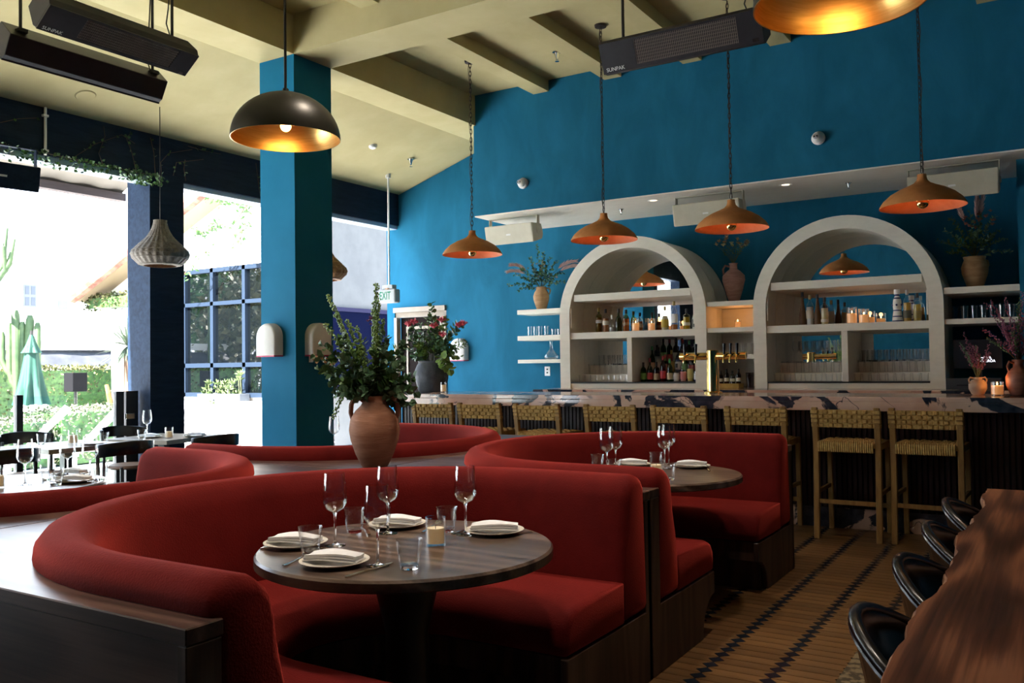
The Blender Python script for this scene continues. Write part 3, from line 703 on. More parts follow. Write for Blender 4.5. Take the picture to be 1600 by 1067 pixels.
def sprinkler(x, y, z, label, s=1.):
    t = thing('sprinkler_head', label, 'sprinkler', (x, y, z)); t.scale = (s, s, s)
    MB().lathe([(0, 0), (.045, -.002), (.048, -.012), (.02, -.02), (0, -.02)], 20).build('escutcheon', CHROME, t, smooth=.7)
    MB().lathe([(0, -.02), (.028, -.02), (.016, -.06), (.010, -.085), (0, -.085)], 14).build('body', CHROME, t, smooth=.7)
    MB().lathe([(0, -.10), (.022, -.104), (.022, -.107), (0, -.107)], 14).build('deflector', CHROME, t)
    for sx in (-1, 1): MB().tube([(sx * .006, 0, -.08), (sx * .014, 0, -.09), (sx * .004, 0, -.104)], .003, 5).build('frame_arm', CHROME, t)
sprinkler(-7.24, 9.13, 4.115, 'chrome sprinkler head on the sloping ceiling left of the corner beam')
sprinkler(-4.32, 7.87, 4.583, 'chrome sprinkler head between the cream ceiling joists')
for x, lab in ((-4.22, 'left'), (-1.75, 'right')): sprinkler(x, 9.15, 3.13, 'small dark sprinkler under the soffit, %s of two' % lab, .6)
for x, lab in ((-3.72, 'above the left arch'), (-2.30, 'left of the right arch')):
    t = thing('downlight', 'round recessed downlight in the soffit ' + lab, 'light', (x, 8.9, 3.13))
    MB().lathe([(.040, -.001), (.062, -.004), (.064, 0), (.04, 0)], 28, close=True).build('trim_ring', WHT, t, smooth=.6)
    MB().lathe([(0, -.0012), (.04, -.0012), (.04, 0), (0, 0)], 24).build('lens', mat('downlight_lens', (.8, .75, .65), .4, emit=(1, .85, .6), estr=.8), t)
sl = math.atan(.313)
def on_slope(name, mb, m_, label, cat, x, y):
    o = one(name, mb, m_, label, cat, smooth=.6); o.location = (x, y, 3.852 + .313 * (x + 8.07)); o.rotation_euler = (0, -sl, 0); return o
on_slope('smoke_detector', MB().lathe([(0, -.04), (.03, -.038), (.05, -.02), (.055, 0), (0, 0)], 24), WHT, 'white smoke detector on the sloping ceiling right of the blue column', 'detector', -7.21, 8.34)
on_slope('ceiling_cover', MB().lathe([(0, -.010), (.085, -.010), (.092, -.004), (.094, 0), (0, 0)], 36), CREAM, 'round cream cover plate on the sloping ceiling above the navy header', 'cover', -7.73, 4.86)
t = thing('conduit', 'pale vertical conduit on the navy header', 'pipe', (-8.05, 4.66, 3.40))
MB().cyl((0, 0, 0), (0, 0, .45), .013, n=10).build('pipe', WHT, t, smooth=True)
for z in (.03, .36): MB().box(-.02, .016, -.025, .025, z, z + .02).build('clip', WHT, t)

# ------------------------------------------------------------------ sconces, exit sign, outlet
def sconce(loc, rz, label, w=.255, h=.295, led=False):
    t = thing('wall_sconce', label, 'sconce', loc, rz, 'arched plaster sconces')
    def outline(s):
        r = w / 2; P = [(r, 0)] + [(r * cos(PI * k / 20), h - r + r * sin(PI * k / 20)) for k in range(21)] + [(-r, 0)]
        return [(x * s, .012 + (z) * (1 - (1 - s) * .6)) for x, z in P]
    R = []
    for y, s in ((0, 1), (-.055, 1), (-.078, .985), (-.092, .94), (-.099, .86)): R.append([(x, y, z) for x, z in outline(s)])
    MB().rings(R).build('shell', SCON, t, smooth=.8)
    MB().prism([(-w / 2, 0), (w / 2, 0), (w / 2, -.06), (w / 2 * .9, -.098), (-w / 2 * .9, -.098), (-w / 2, -.06)], 0, .013).build('pink_rim', PINK, t, label='magenta bottom rim')
    if led: MB().box(-w / 2 + .02, -w / 2 + .045, -.06, -.03, -.055, .0).build('switch', WHT, t)
sconce((-6.15, 5.70, 1.47), 0, 'white arched sconce on the bright face of the blue column')
sconce((-5.86, 5.94, 1.47), PI / 2, 'cream arched sconce on the dark face of the blue column', led=True)
sconce((-7.0, 9.88, 1.43), 0, 'white arched sconce on the blue wall right of the doorway', h=.30)
t = thing('exit_sign', 'white hanging sign box with green EXIT letters on a long rod', 'sign', (-7.69, 9.2, 2.225))
MB().box(-.145, .145, -.06, .06, 0, .185).build('sign_box', SIGNW, t, bevel=.022, seg=3)
MB().box(-.09, .09, -.045, .045, .19, .245).build('cap', SIGNW, t, bevel=.006)
MB().cyl((0, 0, .18), (0, 0, .20), .06, n=16).build('neck', mat('tan_neck', (.3, .18, .1), .6), t)
MB().cyl((0, 0, .24), (0, 0, 1.735), .014, n=10).build('rod', WHT, t, smooth=True)
MB().cyl((0, 0, 1.70), (0, 0, 1.755), .035, n=16).build('canopy', WHT, t)
text('EXIT', .155, EXITG, t, (-.025, -.0615, .092), (PI / 2, 0, 0), name='exit_letters', sx=.62)
t = thing('wall_outlet', 'white power outlet on the blue wall under the floating shelves', 'outlet', (-5.635, 9.88, 1.22))
MB().box(-.04, .04, -.006, 0, 0, .12).build('plate', WHT, t, bevel=.002)
for z in (.032, .075): MB().box(-.012, .012, -.0075, -.0058, z, z + .018).build('socket', DARK, t)
# ------------------------------------------------------------------ register screen and beer tower
t = thing('register_screen', 'dark register monitor with a white hotel name under the right shelves', 'monitor', (-.66, 9.2, 1.085))
MB().box(-.20, .20, -.02, .02, .185, .455).build('screen', mat('dark_screen', (.018, .02, .026), .25), t, bevel=.004)
MB().box(-.03, .03, -.01, .03, .01, .19).build('stand', BLKM, t); MB().box(-.12, .12, -.08, .08, 0, .012).build('base', BLKM, t)
TX = mat('screen_text', (.8, .8, .85), .5, emit=(.85, .85, .95), estr=1.0)
text('HOTEL', .028, TX, t, (.07, -.0215, .285), (PI / 2, 0, 0)); text('FIGUEROA', .034, TX, t, (.07, -.0215, .255), (PI / 2, 0, 0), sx=.9)
t = thing('receipt_drawer', 'grey drawer unit below the register monitor', 'drawer', (-.68, 8.98, 1.085))
MB().box(-.22, .22, -.12, .12, 0, .10).build('case', mat('charcoal_case', (.05, .055, .065), .4), t, bevel=.003)
MB().box(-.13, -.02, -.1225, -.119, .035, .045).build('slot', DARK, t)
t = thing('beer_tower', 'polished brass T-shaped beer tap tower on the bar', 'tap tower', (-2.755, 7.93, 1.075))
MB().lathe([(0, 0), (.085, 0), (.085, .012), (.06, .02), (.055, .35), (.055, .395), (.048, .402), (0, .404)], 36).build('column', BRASP, t, smooth=.6)
for s in (-1, 1):
    MB().cyl((s * .045, 0, .345), (s * .315, 0, .345), .036, n=28).build('arm', BRASP, t, smooth=.6, bevel=.003)
for k, x in enumerate((-.07 - .05, -.07 + .07 - .15 + .3 - .09, .0)): pass
for x in (-.25, -.14, .13, .19, .25):
    f = MB().tube([(x, -.03, .345), (x, -.07, .345), (x, -.085, .32), (x, -.088, .285)], .009, 8).build('faucet', BRASP, t, smooth=True)
    MB().cyl((x, -.06, .36), (x, -.055, .46), .011, .015, 10).build('tap_handle', BLKP, f, smooth=True)

# ------------------------------------------------------------------ added ceiling fill spots, out of view, brightening seats and floor from above
for ty, xs, wd in ((2.2, (-3.6, -2.4, -1.3), 'above the nearest booth'), (4.3, (-3.5, -2.4, -1.3), 'above the second booth')):
    t = thing('added_track_light', 'added white ceiling track with three fill spots %s, outside the photo' % wd, 'light', (-2.0, ty, 4.53))
    MB().box(-2.0, 1.2, -.02, .02, 0, .05).build('track', WHT, t)
    for x in xs:
        h = MB().lathe([(0, -.02), (.045, -.03), (.055, -.19), (.05, -.19), (.04, -.05), (0, -.05)], 20, (x + 2, 0, 0)).build('fill_spot_head', WHT, t, smooth=.7)
        d = bpy.data.lights.new('fill_spot', 'SPOT'); d.energy = SPOTW; d.color = (1, .86, .72); d.spot_size = 1.5; d.spot_blend = 1; d.shadow_soft_size = .12
        l = bpy.data.objects.new('fill_spot', d); C.objects.link(l); l.parent = t; l.location = (x + 2, 0, -.20)
t = thing('picture_rail', 'white rail across the blue wall behind the camera', 'rail', (-2, -4.96, 3.42))
MB().box(-5.9, 5.9, -.03, .03, 0, .12).build('rail', WHT, t)
# ------------------------------------------------------------------ tableware
GREAL = thin_glass('wine_glass_crystal'); GSTEM = mat('solid_crystal', (1, 1, 1), 0., trans=1., ior=1.45)
def wine(label, loc, group, s=1.):
    t = MB().lathe([(.009, .1155), (.030, .128), (.0415, .150), (.0425, .165), (.0405, .20), (.0350, .252), (.0337, .252), (.039, .20), (.041, .165), (.040, .151), (.029, .1295), (.006, .119), (0, .1175)], 40)
    t.mi = 1; t.lathe([(0, 0), (.037, 0), (.037, .0018), (.010, .006), (.0045, .014), (.0039, .06), (.0041, .105), (.009, .1155), (0, .117)], 28)
    o = t.build('wine_glass', [GREAL, GSTEM], None, smooth=1.2); tag(o, label, 'wine glass', group); o.location = loc; o.scale = (s, s, s); return o
def tumb(label, loc, group, s=1., m=None):
    t = MB().lathe([(.0292, .0115), (.030, .012), (.041, .088), (.0405, .0905), (.0385, .088), (.0298, .015), (0, .0125)], 36)
    t.mi = 1; t.lathe([(0, 0), (.027, 0), (.0292, .0115), (0, .0122)], 28)
    o = t.build('tumbler', [GREAL, GSTEM], None, smooth=.9); tag(o, label, 'tumbler', group); o.location = loc; o.scale = (s, s, s); return o
def candle(label, loc, wax=WAXM, h=.105, r=.036, fill=.62, lit=False, group=None, e=0):
    t = thing('glass_candle', label, 'candle', loc, 0, group)
    MB().lathe([(0, 0), (r, 0), (r + .001, h), (r - .002, h), (r - .003, .008), (0, .008)], 32).build('glass', GLASS, t, smooth=.7)
    f = h * fill
    MB().lathe([(0, .009), (r - .004, .009), (r - .004, f), (r - .010, f - .003), (0, f - .004)], 28).build('wax', wax, t, smooth=.7)
    k = MB().cyl((0, 0, f - .004), (0, 0, f + .006), .0012, n=5).build('wick', BLKM, t)
    if lit: MB().lathe([(0, f + .004), (.005, f + .009), (.0055, f + .014), (.002, f + .026), (0, f + .03)], 10).build('flame', FLAME, t, smooth=True)
    if e:
        d = bpy.data.lights.new('candle_glow', 'POINT'); d.energy = e; d.color = (1, .42, .12); d.shadow_soft_size = .02
        l = bpy.data.objects.new('candle_glow', d); C.objects.link(l); l.parent = t; l.location = (0, 0, f + .045)
    return t
def plate(label, loc, group):
    o = MB().lathe([(0, 0), (.06, 0), (.10, .011), (.110, .0145), (.1105, .0165), (.098, .0145), (.062, .0045), (0, .004)], 48).build('plate', PLATE, None, smooth=.8)
    tag(o, label, 'plate', group); o.location = loc; return o
def napkin(label, loc, rz, group):
    random.seed(int(loc[0] * 1000) & 255)
    m = MB()
    def sheet(x0, x1, y0, y1, z, th, n=8, k=5):
        R = []
        for i in range(n + 1):
            u = i / n; x = x0 + (x1 - x0) * u; q = []
            for j in range(k + 1):
                v = j / k; y = y0 + (y1 - y0) * v; q.append((x, y + .004 * sin(u * 5), z + .004 * sin(u * 6 + v * 3 + z * 90) * (1 - abs(v - .5)) + .007 * sin(PI * u)))
            R.append(q + [(a, b, c - th) for a, b, c in q[::-1]])
        m.rings(R)
    sheet(-.09, .09, -.042, .042, .014, .005); sheet(-.088, .085, -.038, .040, .022, .006); sheet(-.084, .088, -.040, .034, .030, .006)
    o = m.build('napkin', NAPK, None, smooth=.9); tag(o, label, 'napkin', group); o.location = loc; o.rotation_euler = (0, 0, rz); return o
def knife(label, a, b, z, group):
    a, b = Vector((*a, 0)), Vector((*b, 0)); L = .22; an = math.atan2(b.y - a.y, b.x - a.x)
    m = MB(); m.rings([[(x, y * w_, zz * h_ + .003) for y, zz in ((-1, -1), (1, -1), (1, 1), (-1, 1))] for x, w_, h_ in ((0, .005, .0025), (.01, .007, .003), (.09, .005, .0028), (.10, .006, .002), (.12, .009, .0012), (.19, .009, .0012), (.215, .004, .001), (.22, .001, .0008))])
    o = m.build('knife', STEEL, None, smooth=.6); tag(o, label, 'knife', group); o.location = (a.x, a.y, z); o.rotation_euler = (0, 0, an); return o
def fork(label, a, b, z, group):
    a, b = Vector((*a, 0)), Vector((*b, 0)); an = math.atan2(b.y - a.y, b.x - a.x)
    m = MB(); m.rings([[(x, y * w_, c + zz * .0014) for y, zz in ((-1, -1), (1, -1), (1, 1), (-1, 1))] for x, w_, c in ((0, .007, .003), (.03, .005, .003), (.10, .003, .006), (.125, .004, .006), (.14, .011, .004), (.155, .012, .004))])
    for k in range(4): m.rings([[(x, -.0105 + k * .007 + y * .0016, c + zz * .001) for y, zz in ((-1, -1), (1, -1), (1, 1), (-1, 1))] for x, c in ((.154, .004), (.175, .005), (.20, .009))])
    o = m.build('fork', STEEL, None, smooth=.6); tag(o, label, 'fork', group); o.location = (a.x, a.y, z); o.rotation_euler = (0, 0, an); return o
Z = .7402
G1 = 'place settings on the nearest booth table'
wine('wine glass at the left of the nearest round table, behind the left tumbler', (-2.17, 2.29, Z), G1)
wine('wine glass nearest the camera in the middle of the nearest round table', (-1.83, 2.12, Z), G1)
wine('wine glass at the back of the nearest round table', (-2.15, 2.55, Z), G1)
wine('wine glass at the right of the nearest round table beside the right plate', (-1.88, 2.67, Z), G1)
tumb('empty tumbler in front of the left napkin on the nearest round table', (-2.15, 2.15, Z), G1)
tumb('empty tumbler right of the left wine glass on the nearest round table', (-2.28, 2.51, Z), G1)
tumb('empty tumbler behind the white candle on the nearest round table', (-1.98, 2.69, Z), G1)
tumb('empty tumbler at the front edge of the nearest round table', (-1.72, 2.14, Z), G1)
candle('ivory candle in a clear glass on the nearest round table', (-1.86, 2.46, Z), h=.098, r=.034)
for (x, y), rz, w_ in (((-1.965, 2.07), .35, 'front'), ((-2.21, 2.68), .3, 'back'), ((-1.80, 2.74), .55, 'right'), ((-2.29, 2.22), .35, 'left')):
    plate('stoneware plate at the %s of the nearest round table' % w_, (x, y, Z), G1)
    napkin('folded white napkin on the %s plate of the nearest round table' % w_, (x, y, Z + .004), rz, G1)
knife('knife lying before the front plate of the nearest round table', (-1.806, 1.95), (-1.809, 2.18), Z, G1)
fork('fork lying left of the front plate of the nearest round table', (-2.085, 1.97), (-2.145, 2.20), Z, G1)
fork('fork lying before the right plate of the nearest round table', (-1.683, 2.815), (-1.82, 2.64), Z, G1)
knife('knife lying beside the right plate of the nearest round table', (-1.92, 2.64), (-1.93, 2.80), Z, G1)
knife('knife lying at the left edge of the nearest round table', (-2.355, 2.12), (-2.17, 2.225), Z, G1)
knife('knife lying beside the rear left tumbler of the nearest round table', (-2.19, 2.49), (-2.33, 2.62), Z, G1)
fork('fork lying right of the back plate of the nearest round table', (-2.04, 2.62), (-2.10, 2.80), Z, G1)
G2 = 'place settings on the booth table by the bar'
for (x, y), w_ in (((-2.25, 4.74), 'left rear'), ((-2.24, 4.60), 'left front'), ((-2.03, 5.02), 'right rear'), ((-2.0, 4.88), 'right front')):
    wine('wine glass of the %s place on the booth table by the bar' % w_, (x, y, Z), G2)
for (x, y), w_ in (((-2.33, 4.66), 'left end'), ((-2.13, 4.47), 'front'), ((-2.07, 4.92), 'rear middle'), ((-1.79, 4.42), 'right front')):
    tumb('tumbler at the %s of the booth table by the bar' % w_, (x, y, Z), G2)
candle('ivory candle in a clear glass on the booth table by the bar', (-1.90, 4.52, Z), h=.105, r=.036)
for (x, y), w_ in (((-2.23, 4.93), 'rear left'), ((-1.88, 5.0), 'rear right'), ((-2.32, 4.48), 'left'), ((-1.95, 4.28), 'front')):
    plate('stoneware plate at the %s of the booth table by the bar' % w_, (x, y, Z), G2)
    napkin('folded white napkin on the %s plate of the booth table by the bar' % w_, (x, y, Z + .004), .3, G2)
fork('fork at the rear left of the booth table by the bar', (-2.03, 4.78), (-2.12, 4.92), Z, G2)
fork('fork at the rear right of the booth table by the bar', (-1.72, 4.86), (-1.78, 4.98), Z, G2)
G3 = 'place settings on the left edge booth table'
for (x, y), w_ in (((-4.86, 2.70), 'left'), ((-4.92, 2.98), 'middle'), ((-4.70, 2.98), 'right')): wine('blurred %s wine glass on the left edge booth table' % w_, (x, y, Z), G3)
for (x, y), w_ in (((-4.70, 2.78), 'front'), ((-4.95, 2.88), 'rear'), ((-4.66, 3.02), 'right')): tumb('%s tumbler on the left edge booth table' % w_, (x, y, Z), G3)
candle('ivory candle in a clear glass on the left edge booth table', (-4.88, 2.56, Z), h=.105, r=.036)
for (x, y), w_ in (((-5.05, 3.08), 'rear'), ((-4.72, 2.90), 'right')):
    plate('plate at the %s of the left edge booth table' % w_, (x, y, Z), G3); napkin('folded napkin on the %s plate of the left edge booth table' % w_, (x, y, Z + .004), .4, G3)
wine('lone wine glass rising behind the backrest right of the blue column', (-4.72, 4.98, Z), None)

# ------------------------------------------------------------------ glasses on the shelves
def shelfglass(kind):
    m = MB()
    if kind == 'wine': m.lathe([(0, 0), (.036, 0), (.034, .003), (.004, .010), (.004, .10), (.028, .13), (.038, .16), (.032, .235), (.030, .235), (.036, .16), (.026, .132), (0, .12)], 16)
    elif kind == 'tall': m.lathe([(0, 0), (.028, 0), (.034, .125), (.032, .125), (.026, .008), (0, .008)], 16)
    else: m.lathe([(0, 0), (.032, 0), (.037, .082), (.0345, .082), (.030, .010), (0, .010)], 16)
    return m.mesh({'wine': 'wine_glass', 'tall': 'tall_tumbler', 'low': 'low_tumbler'}[kind], GLASS, smooth=.9)
SG = {k: shelfglass(k) for k in ('wine', 'tall', 'low')}
NM = {'wine': 'wine_glass', 'tall': 'highball_glass', 'low': 'low_tumbler'}
def row(kind, x0, x1, n, y, z, where, group):
    for k in range(n):
        o = bpy.data.objects.new(NM[kind], SG[kind]); C.objects.link(o); o.location = (x0 + (x1 - x0) * k / max(1, n - 1) + R_(-.003, .003), y + R_(-.008, .008), z); o.rotation_euler = (0, 0, R_(0, 6))
        tag(o, '%s clear %s from the left %s' % (ORD[k], NM[kind].replace('_', ' '), where), 'glass', group)
ZC = 1.085
row('low', A1 - .70, A1 - .10, 9, 9.27, ZC + .068, 'in the lowest row of the left arch', 'tumblers in the left arch')
row('tall', A1 - .69, A1 - .09, 9, 9.50, ZC + .155, 'in the middle row of the left arch', 'tumblers in the left arch')
row('tall', A1 - .66, A1 - .09, 9, 9.72, ZC + .26, 'in the back row of the left arch', 'tumblers in the left arch')
row('low', A2 - .70, A2 - .08, 7, 9.27, ZC + .068, 'in the lowest left row of the right arch', 'glasses in the right arch')
row('tall', A2 - .69, A2 - .08, 9, 9.50, ZC + .155, 'in the middle left row of the right arch', 'glasses in the right arch')
row('wine', A2 - .62, A2 - .08, 8, 9.70, ZC + .26, 'in the back left row of the right arch', 'glasses in the right arch')
row('low', A2 + .09, A2 + .70, 9, 9.27, ZC + .068, 'in the lowest right row of the right arch', 'glasses in the right arch')
row('tall', A2 + .08, A2 + .70, 10, 9.50, ZC + .155, 'in the middle right row of the right arch', 'glasses in the right arch')
row('tall', A2 + .08, A2 + .70, 11, 9.72, ZC + .26, 'in the back right row of the right arch', 'glasses in the right arch')
row('tall', -5.77, -5.53, 4, 9.68, 1.7302, 'in the left cluster on the middle floating shelf', 'tumblers on the floating shelf')
row('low', -5.42, -5.10, 5, 9.68, 1.7302, 'in the right cluster on the middle floating shelf', 'tumblers on the floating shelf')
row('tall', -.84, -.38, 7, 9.30, 1.7352, 'on the lower right shelf', 'tumblers on the right shelf')
row('tall', -3.10, -2.79, 5, 9.45, 1.4402, 'on the bottom shelf between the arches', 'glasses between the arches')

# ------------------------------------------------------------------ bottles
BG = {}
def bmat(c, kind):
    k = (c, kind)
    if k not in BG: BG[k] = thin_glass('bottle_glass', c) if kind == 'g' else mat('bottle_' + kind, c, .25 if kind == 'l' else .5)
    return BG[k]
PR = {'round': [(.036, 0), (.038, .01), (.038, .60), (.030, .70), (.013, .78), (.012, .96)],
      'square': [(.036, 0), (.038, .01), (.038, .64), (.034, .70), (.012, .76), (.012, .95)],
      'cone': [(.040, 0), (.041, .01), (.034, .35), (.018, .62), (.013, .80), (.012, .97)],
      'squat': [(.040, 0), (.042, .01), (.042, .45), (.030, .60), (.012, .70), (.012, .95)],
      'bell': [(.048, 0), (.05, .03), (.042, .20), (.036, .32), (.042, .45), (.036, .60), (.020, .70), (.018, .80), (.026, .84)]}
def bottle(x, y, z, h, kind, glass, liquid, cap, lab, label, group, fill=.6, rs=1.):
    t = thing('bottle', label, 'bottle', (x, y, z), 0, group)
    p = [(r * rs, a * h) for r, a in PR[kind]]
    if liquid is None:
        MB().lathe([(0, 0)] + p + [(0, p[-1][1])], 18).build('body', bmat(glass, 'c'), t, smooth=.8)
    else:
        MB().lathe([(0, 0)] + p + [(0, p[-1][1])], 18).build('body', bmat(glass, 'g'), t, smooth=.8)
        q = [(0, .006)] + [(max(.004, r - .004), max(.006, a)) for r, a in p if a <= fill * h] 
        rl = next((p[i - 1][0] + (p[i][0] - p[i - 1][0]) * (fill * h - p[i - 1][1]) / (p[i][1] - p[i - 1][1]) for i in range(1, len(p)) if p[i][1] > fill * h), .01)
        q += [(max(.004, rl - .004), fill * h), (0, fill * h)]
        MB().lathe(q, 16).build('liquid', bmat(liquid, 'l'), t, smooth=.8)
    MB().lathe([(0, p[-1][1] - .035), (p[-1][0] + .0025, p[-1][1] - .035), (p[-1][0] + .0025, p[-1][1] + .012), (0, p[-1][1] + .012)], 14).build('cap', bmat(cap, 'c'), t, smooth=.6)
    if lab:
        c, a, b = lab; r = p[1][0] + .0008
        MB().lathe([(r, a * h), (r + .0006, (a + b) / 2 * h), (r, b * h)], 18).build('bottle_label', bmat(c, 'c'), t, smooth=.8)
    return t
K = (.01, .01, .01); AM = (.30, .10, .015); GOLD = (.42, .24, .03); CL = (.96, .97, .96); GRN = (.25, .42, .20); CREML = (.7, .65, .5); WH = (.75, .74, .72)
gs = 'bottles on the shelf of the left arch'; sz = ZC + .6452; sy = 9.34
bottle(-4.62, sy, sz, .30, 'square', (.55, .6, .25), AM, (.3, .2, .05), ((.55, .55, .5), .38, .5), 'square amber whisky bottle at the left end of the left arch shelf', gs)
bottle(-4.53, sy, sz, .275, 'round', CL, (.35, .12, .02), K, (CREML, .32, .5), 'amber bottle with pale label, second on the left arch shelf', gs)
bottle(-4.45, sy, sz, .20, 'squat', CL, (.5, .52, .52), (.6, .6, .6), None, 'small clear bottle, third on the left arch shelf', gs, .3, .8)
bottle(-4.365, sy, sz, .275, 'squat', (.30, .45, .28), (.20, .09, .015), K, None, 'green glass bottle with amber liquid, fourth on the left arch shelf', gs)
bottle(-4.27, sy, sz, .255, 'round', (.8, .6, .35), (.28, .09, .012), K, ((.25, .14, .05), .3, .42), 'dark amber bottle left of the candle on the left arch shelf', gs)
candle('tall lit ivory candle left of centre on the left arch shelf', (-4.15, sy, sz), WAXL, .16, .045, .6, True, e=.03)
candle('shorter lit amber candle right of centre on the left arch shelf', (-3.955, sy, sz), WAXL, .145, .044, .6, True, e=.03)
bottle(-3.79, sy, sz, .275, 'squat', CL, (.55, .52, .35), (.4, .3, .08), ((.5, .38, .05), .12, .45), 'clear bottle with oval gold label on the left arch shelf', gs)
bottle(-3.68, sy, sz, .325, 'round', CL, (.35, .12, .03), (.45, .36, .12), ((.75, .75, .78), .25, .56), 'tall bottle with white label on the left arch shelf', gs, .2)
bottle(-3.535, sy, sz, .235, 'square', (.85, .88, .5), GOLD, K, (CREML, .2, .34), 'short golden bottle near the right end of the left arch shelf', gs)
bottle(-3.43, sy, sz, .27, 'squat', CL, (.6, .6, .56), (.05, .2, .08), ((.10, .10, .09), .1, .42), 'clear bottle with dark label at the right end of the left arch shelf', gs)
gs = 'bottles on the shelf of the right arch'
bottle(-2.27, sy, sz, .345, 'cone', (.10, .045, .012), None, K, None, 'tall dark brown conical bottle at the left end of the right arch shelf', gs)
bottle(-2.195, sy, sz, .315, 'round', CL, (.62, .62, .58), (.4, .28, .12), ((.6, .5, .38), .22, .5), 'clear bottle with patterned label, second on the right arch shelf', gs)
bottle(-2.12, sy, sz, .315, 'cone', (.10, .045, .012), None, K, None, 'dark brown conical bottle, third on the right arch shelf', gs)
bottle(-2.05, sy, sz, .285, 'square', CL, (.5, .42, .22), K, ((.6, .55, .45), .1, .2), 'clear bottle with black cap, fourth on the right arch shelf', gs)
candle('larger lit candle in a glass cylinder on the right arch shelf', (-1.785, sy, sz), WAXL, .17, .052, .62, True, e=.03)
candle('smaller lit candle in a glass cylinder on the right arch shelf', (-1.672, sy, sz), WAXL, .145, .050, .6, True, e=.03)
t = bottle(-1.36, sy, sz, .37, 'bell', WH, None, WH, None, 'white and blue painted ceramic bottle on the right arch shelf', gs)
NB = flat('cobalt_glaze', (.015, .02, .12), .3)
for a, b in ((.02, .05), (.14, .17), (.30, .33), (.62, .66), (.70, .80)):
    pr = [(r * 1.0, q * .37) for r, q in PR['bell']]
    def rad(z):
        for i in range(1, len(pr)):
            if pr[i][1] >= z: return pr[i - 1][0] + (pr[i][0] - pr[i - 1][0]) * (z - pr[i - 1][1]) / max(1e-6, pr[i][1] - pr[i - 1][1])
        return pr[-1][0]
    MB().lathe([(rad(a * .37) + .001, a * .37), (rad(b * .37) + .001, b * .37)], 18).build('blue_band', NB, t, smooth=.8)
for k in range(5): MB().ball((.043 * cos(k * 1.257 - 1.57), .043 * sin(k * 1.257 - 1.57), .17), .011, 8, 6).build('blue_motif', NB, t, smooth=True)
bottle(-1.27, sy, sz, .315, 'round', CL, GOLD, (.5, .5, .5), ((.10, .09, .05), .12, .36), 'golden bottle with silver cap behind the ceramic bottle', gs)
bottle(-1.18, sy, sz, .28, 'square', CL, (.36, .26, .05), K, ((.25, .2, .06), .12, .38), 'golden bottle at the right end of the right arch shelf', gs)
# three tiers of bar bottles in the lower right compartment of the left arch
for a, b, z0, z1 in ((.42, .73, .068, .17), (.58, .73, .17, .27)):
    one('bottle_step', MB().box(A1 + .015, A1 + .762, 9.1 + a, 9.1 + b, ZC + z0, ZC + z1), DARK, 'dark %s step under the bar bottles in the left arch' % ('lower' if z0 < .1 else 'upper'), 'step')
COLS = [((.15, .35, .10), (.12, .25, .04), K, ((.2, .45, .12), .12, .45)), ((.08, .20, .08), (.03, .07, .03), (.25, .02, .02), ((.45, .05, .05), .1, .38)),
        ((.2, .12, .05), (.12, .05, .01), K, ((.5, .42, .28), .1, .42)), ((.35, .04, .04), (.25, .02, .02), (.3, .02, .02), ((.5, .04, .06), .12, .42)),
        ((.12, .28, .10), (.05, .14, .04), (.05, .3, .1), ((.55, .45, .28), .1, .38)), (CL, (.55, .5, .42), K, ((.6, .56, .5), .12, .4)),
        (CL, (.55, .25, .22), (.5, .08, .06), ((.55, .18, .16), .1, .42)), (CL, (.5, .38, .1), (.45, .3, .06), ((.5, .4, .12), .12, .5)), ((.35, .45, .6), (.1, .14, .25), K, ((.6, .6, .62), .1, .4))]
WRD = ['lime green', 'green and red', 'brown', 'red', 'green and tan', 'clear', 'pink', 'yellow', 'blue']
random.seed(21)
for j, (y, z, tn) in enumerate(((9.33, ZC + .0682, 'front'), (9.59, ZC + .1702, 'middle'), (9.74, ZC + .2702, 'back'))):
    for k in range(9):
        q = (k + j * 4) % 9; c = COLS[q]
        bottle(A1 + .06 + k * .080, y, z, R_(.20, .31), ('round', 'squat', 'square', 'round', 'round', 'squat', 'square')[(k + j) % 7], c[0], c[1], c[2], c[3],
               '%s bottle, %s from the left in the %s tier inside the left arch' % (WRD[q], ORD[k], tn), 'bar bottles in the left arch', R_(.4, .62), .88)
candle('small lit candle on the middle shelf between the arches', (-2.96, 9.35, 1.7302), WAXL, .085, .034, .75, True, e=.22)
one('tasting_box', MB().box(-3.15, -2.90, 9.15, 9.32, ZC, ZC + .05), mat('yellow_wood', (.35, .2, .03), .5, var=(.5, .3, .06), scale=8), 'small golden wooden tray box beside the beer tower', 'box', bevel=.003)
for k in range(4):
    c = COLS[(k * 2 + 1) % 9]
    bottle(-3.12 + k * .065, 9.23, ZC + .0502, .13 + .02 * (k % 2), 'round', (.2, .08, .03), (.08, .03, .01), K, (CREML, .15, .4), 'small bitters bottle, %s from the left on the golden box' % ORD[k], 'bitters bottles', .5, .7)
o = one('mixing_glass', MB().lathe([(0, 0), (.034, 0), (.044, .165), (.041, .165), (.031, .01), (0, .01)], 20), thin_glass('smoky_glass', (.5, .38, .38)), 'tall smoky mixing glass beside the golden box', 'glass', (-2.80, 9.22, ZC), smooth=.8)
o = one('decanter', MB().lathe([(0, 0), (.05, 0), (.092, .02), (.095, .04), (.05, .095), (.022, .13), (.020, .20), (.030, .255), (.027, .255), (.017, .20), (.019, .13), (.046, .093), (.089, .04), (.085, .024), (0, .012)], 32), GLASS, 'clear wide based wine decanter on the bottom floating shelf', 'decanter', (-5.45, 9.66, 1.4302), smooth=.9)
candle('lit candle in a small glass on the right end of the bar', (-.43, 7.76, 1.0752), WAXL, .105, .046, .72, True, e=.25)
candle('small unlit white candle beside the dark vase on the left end of the bar', (-5.79, 7.83, 1.0752), WAXM, .11, .035, .75)
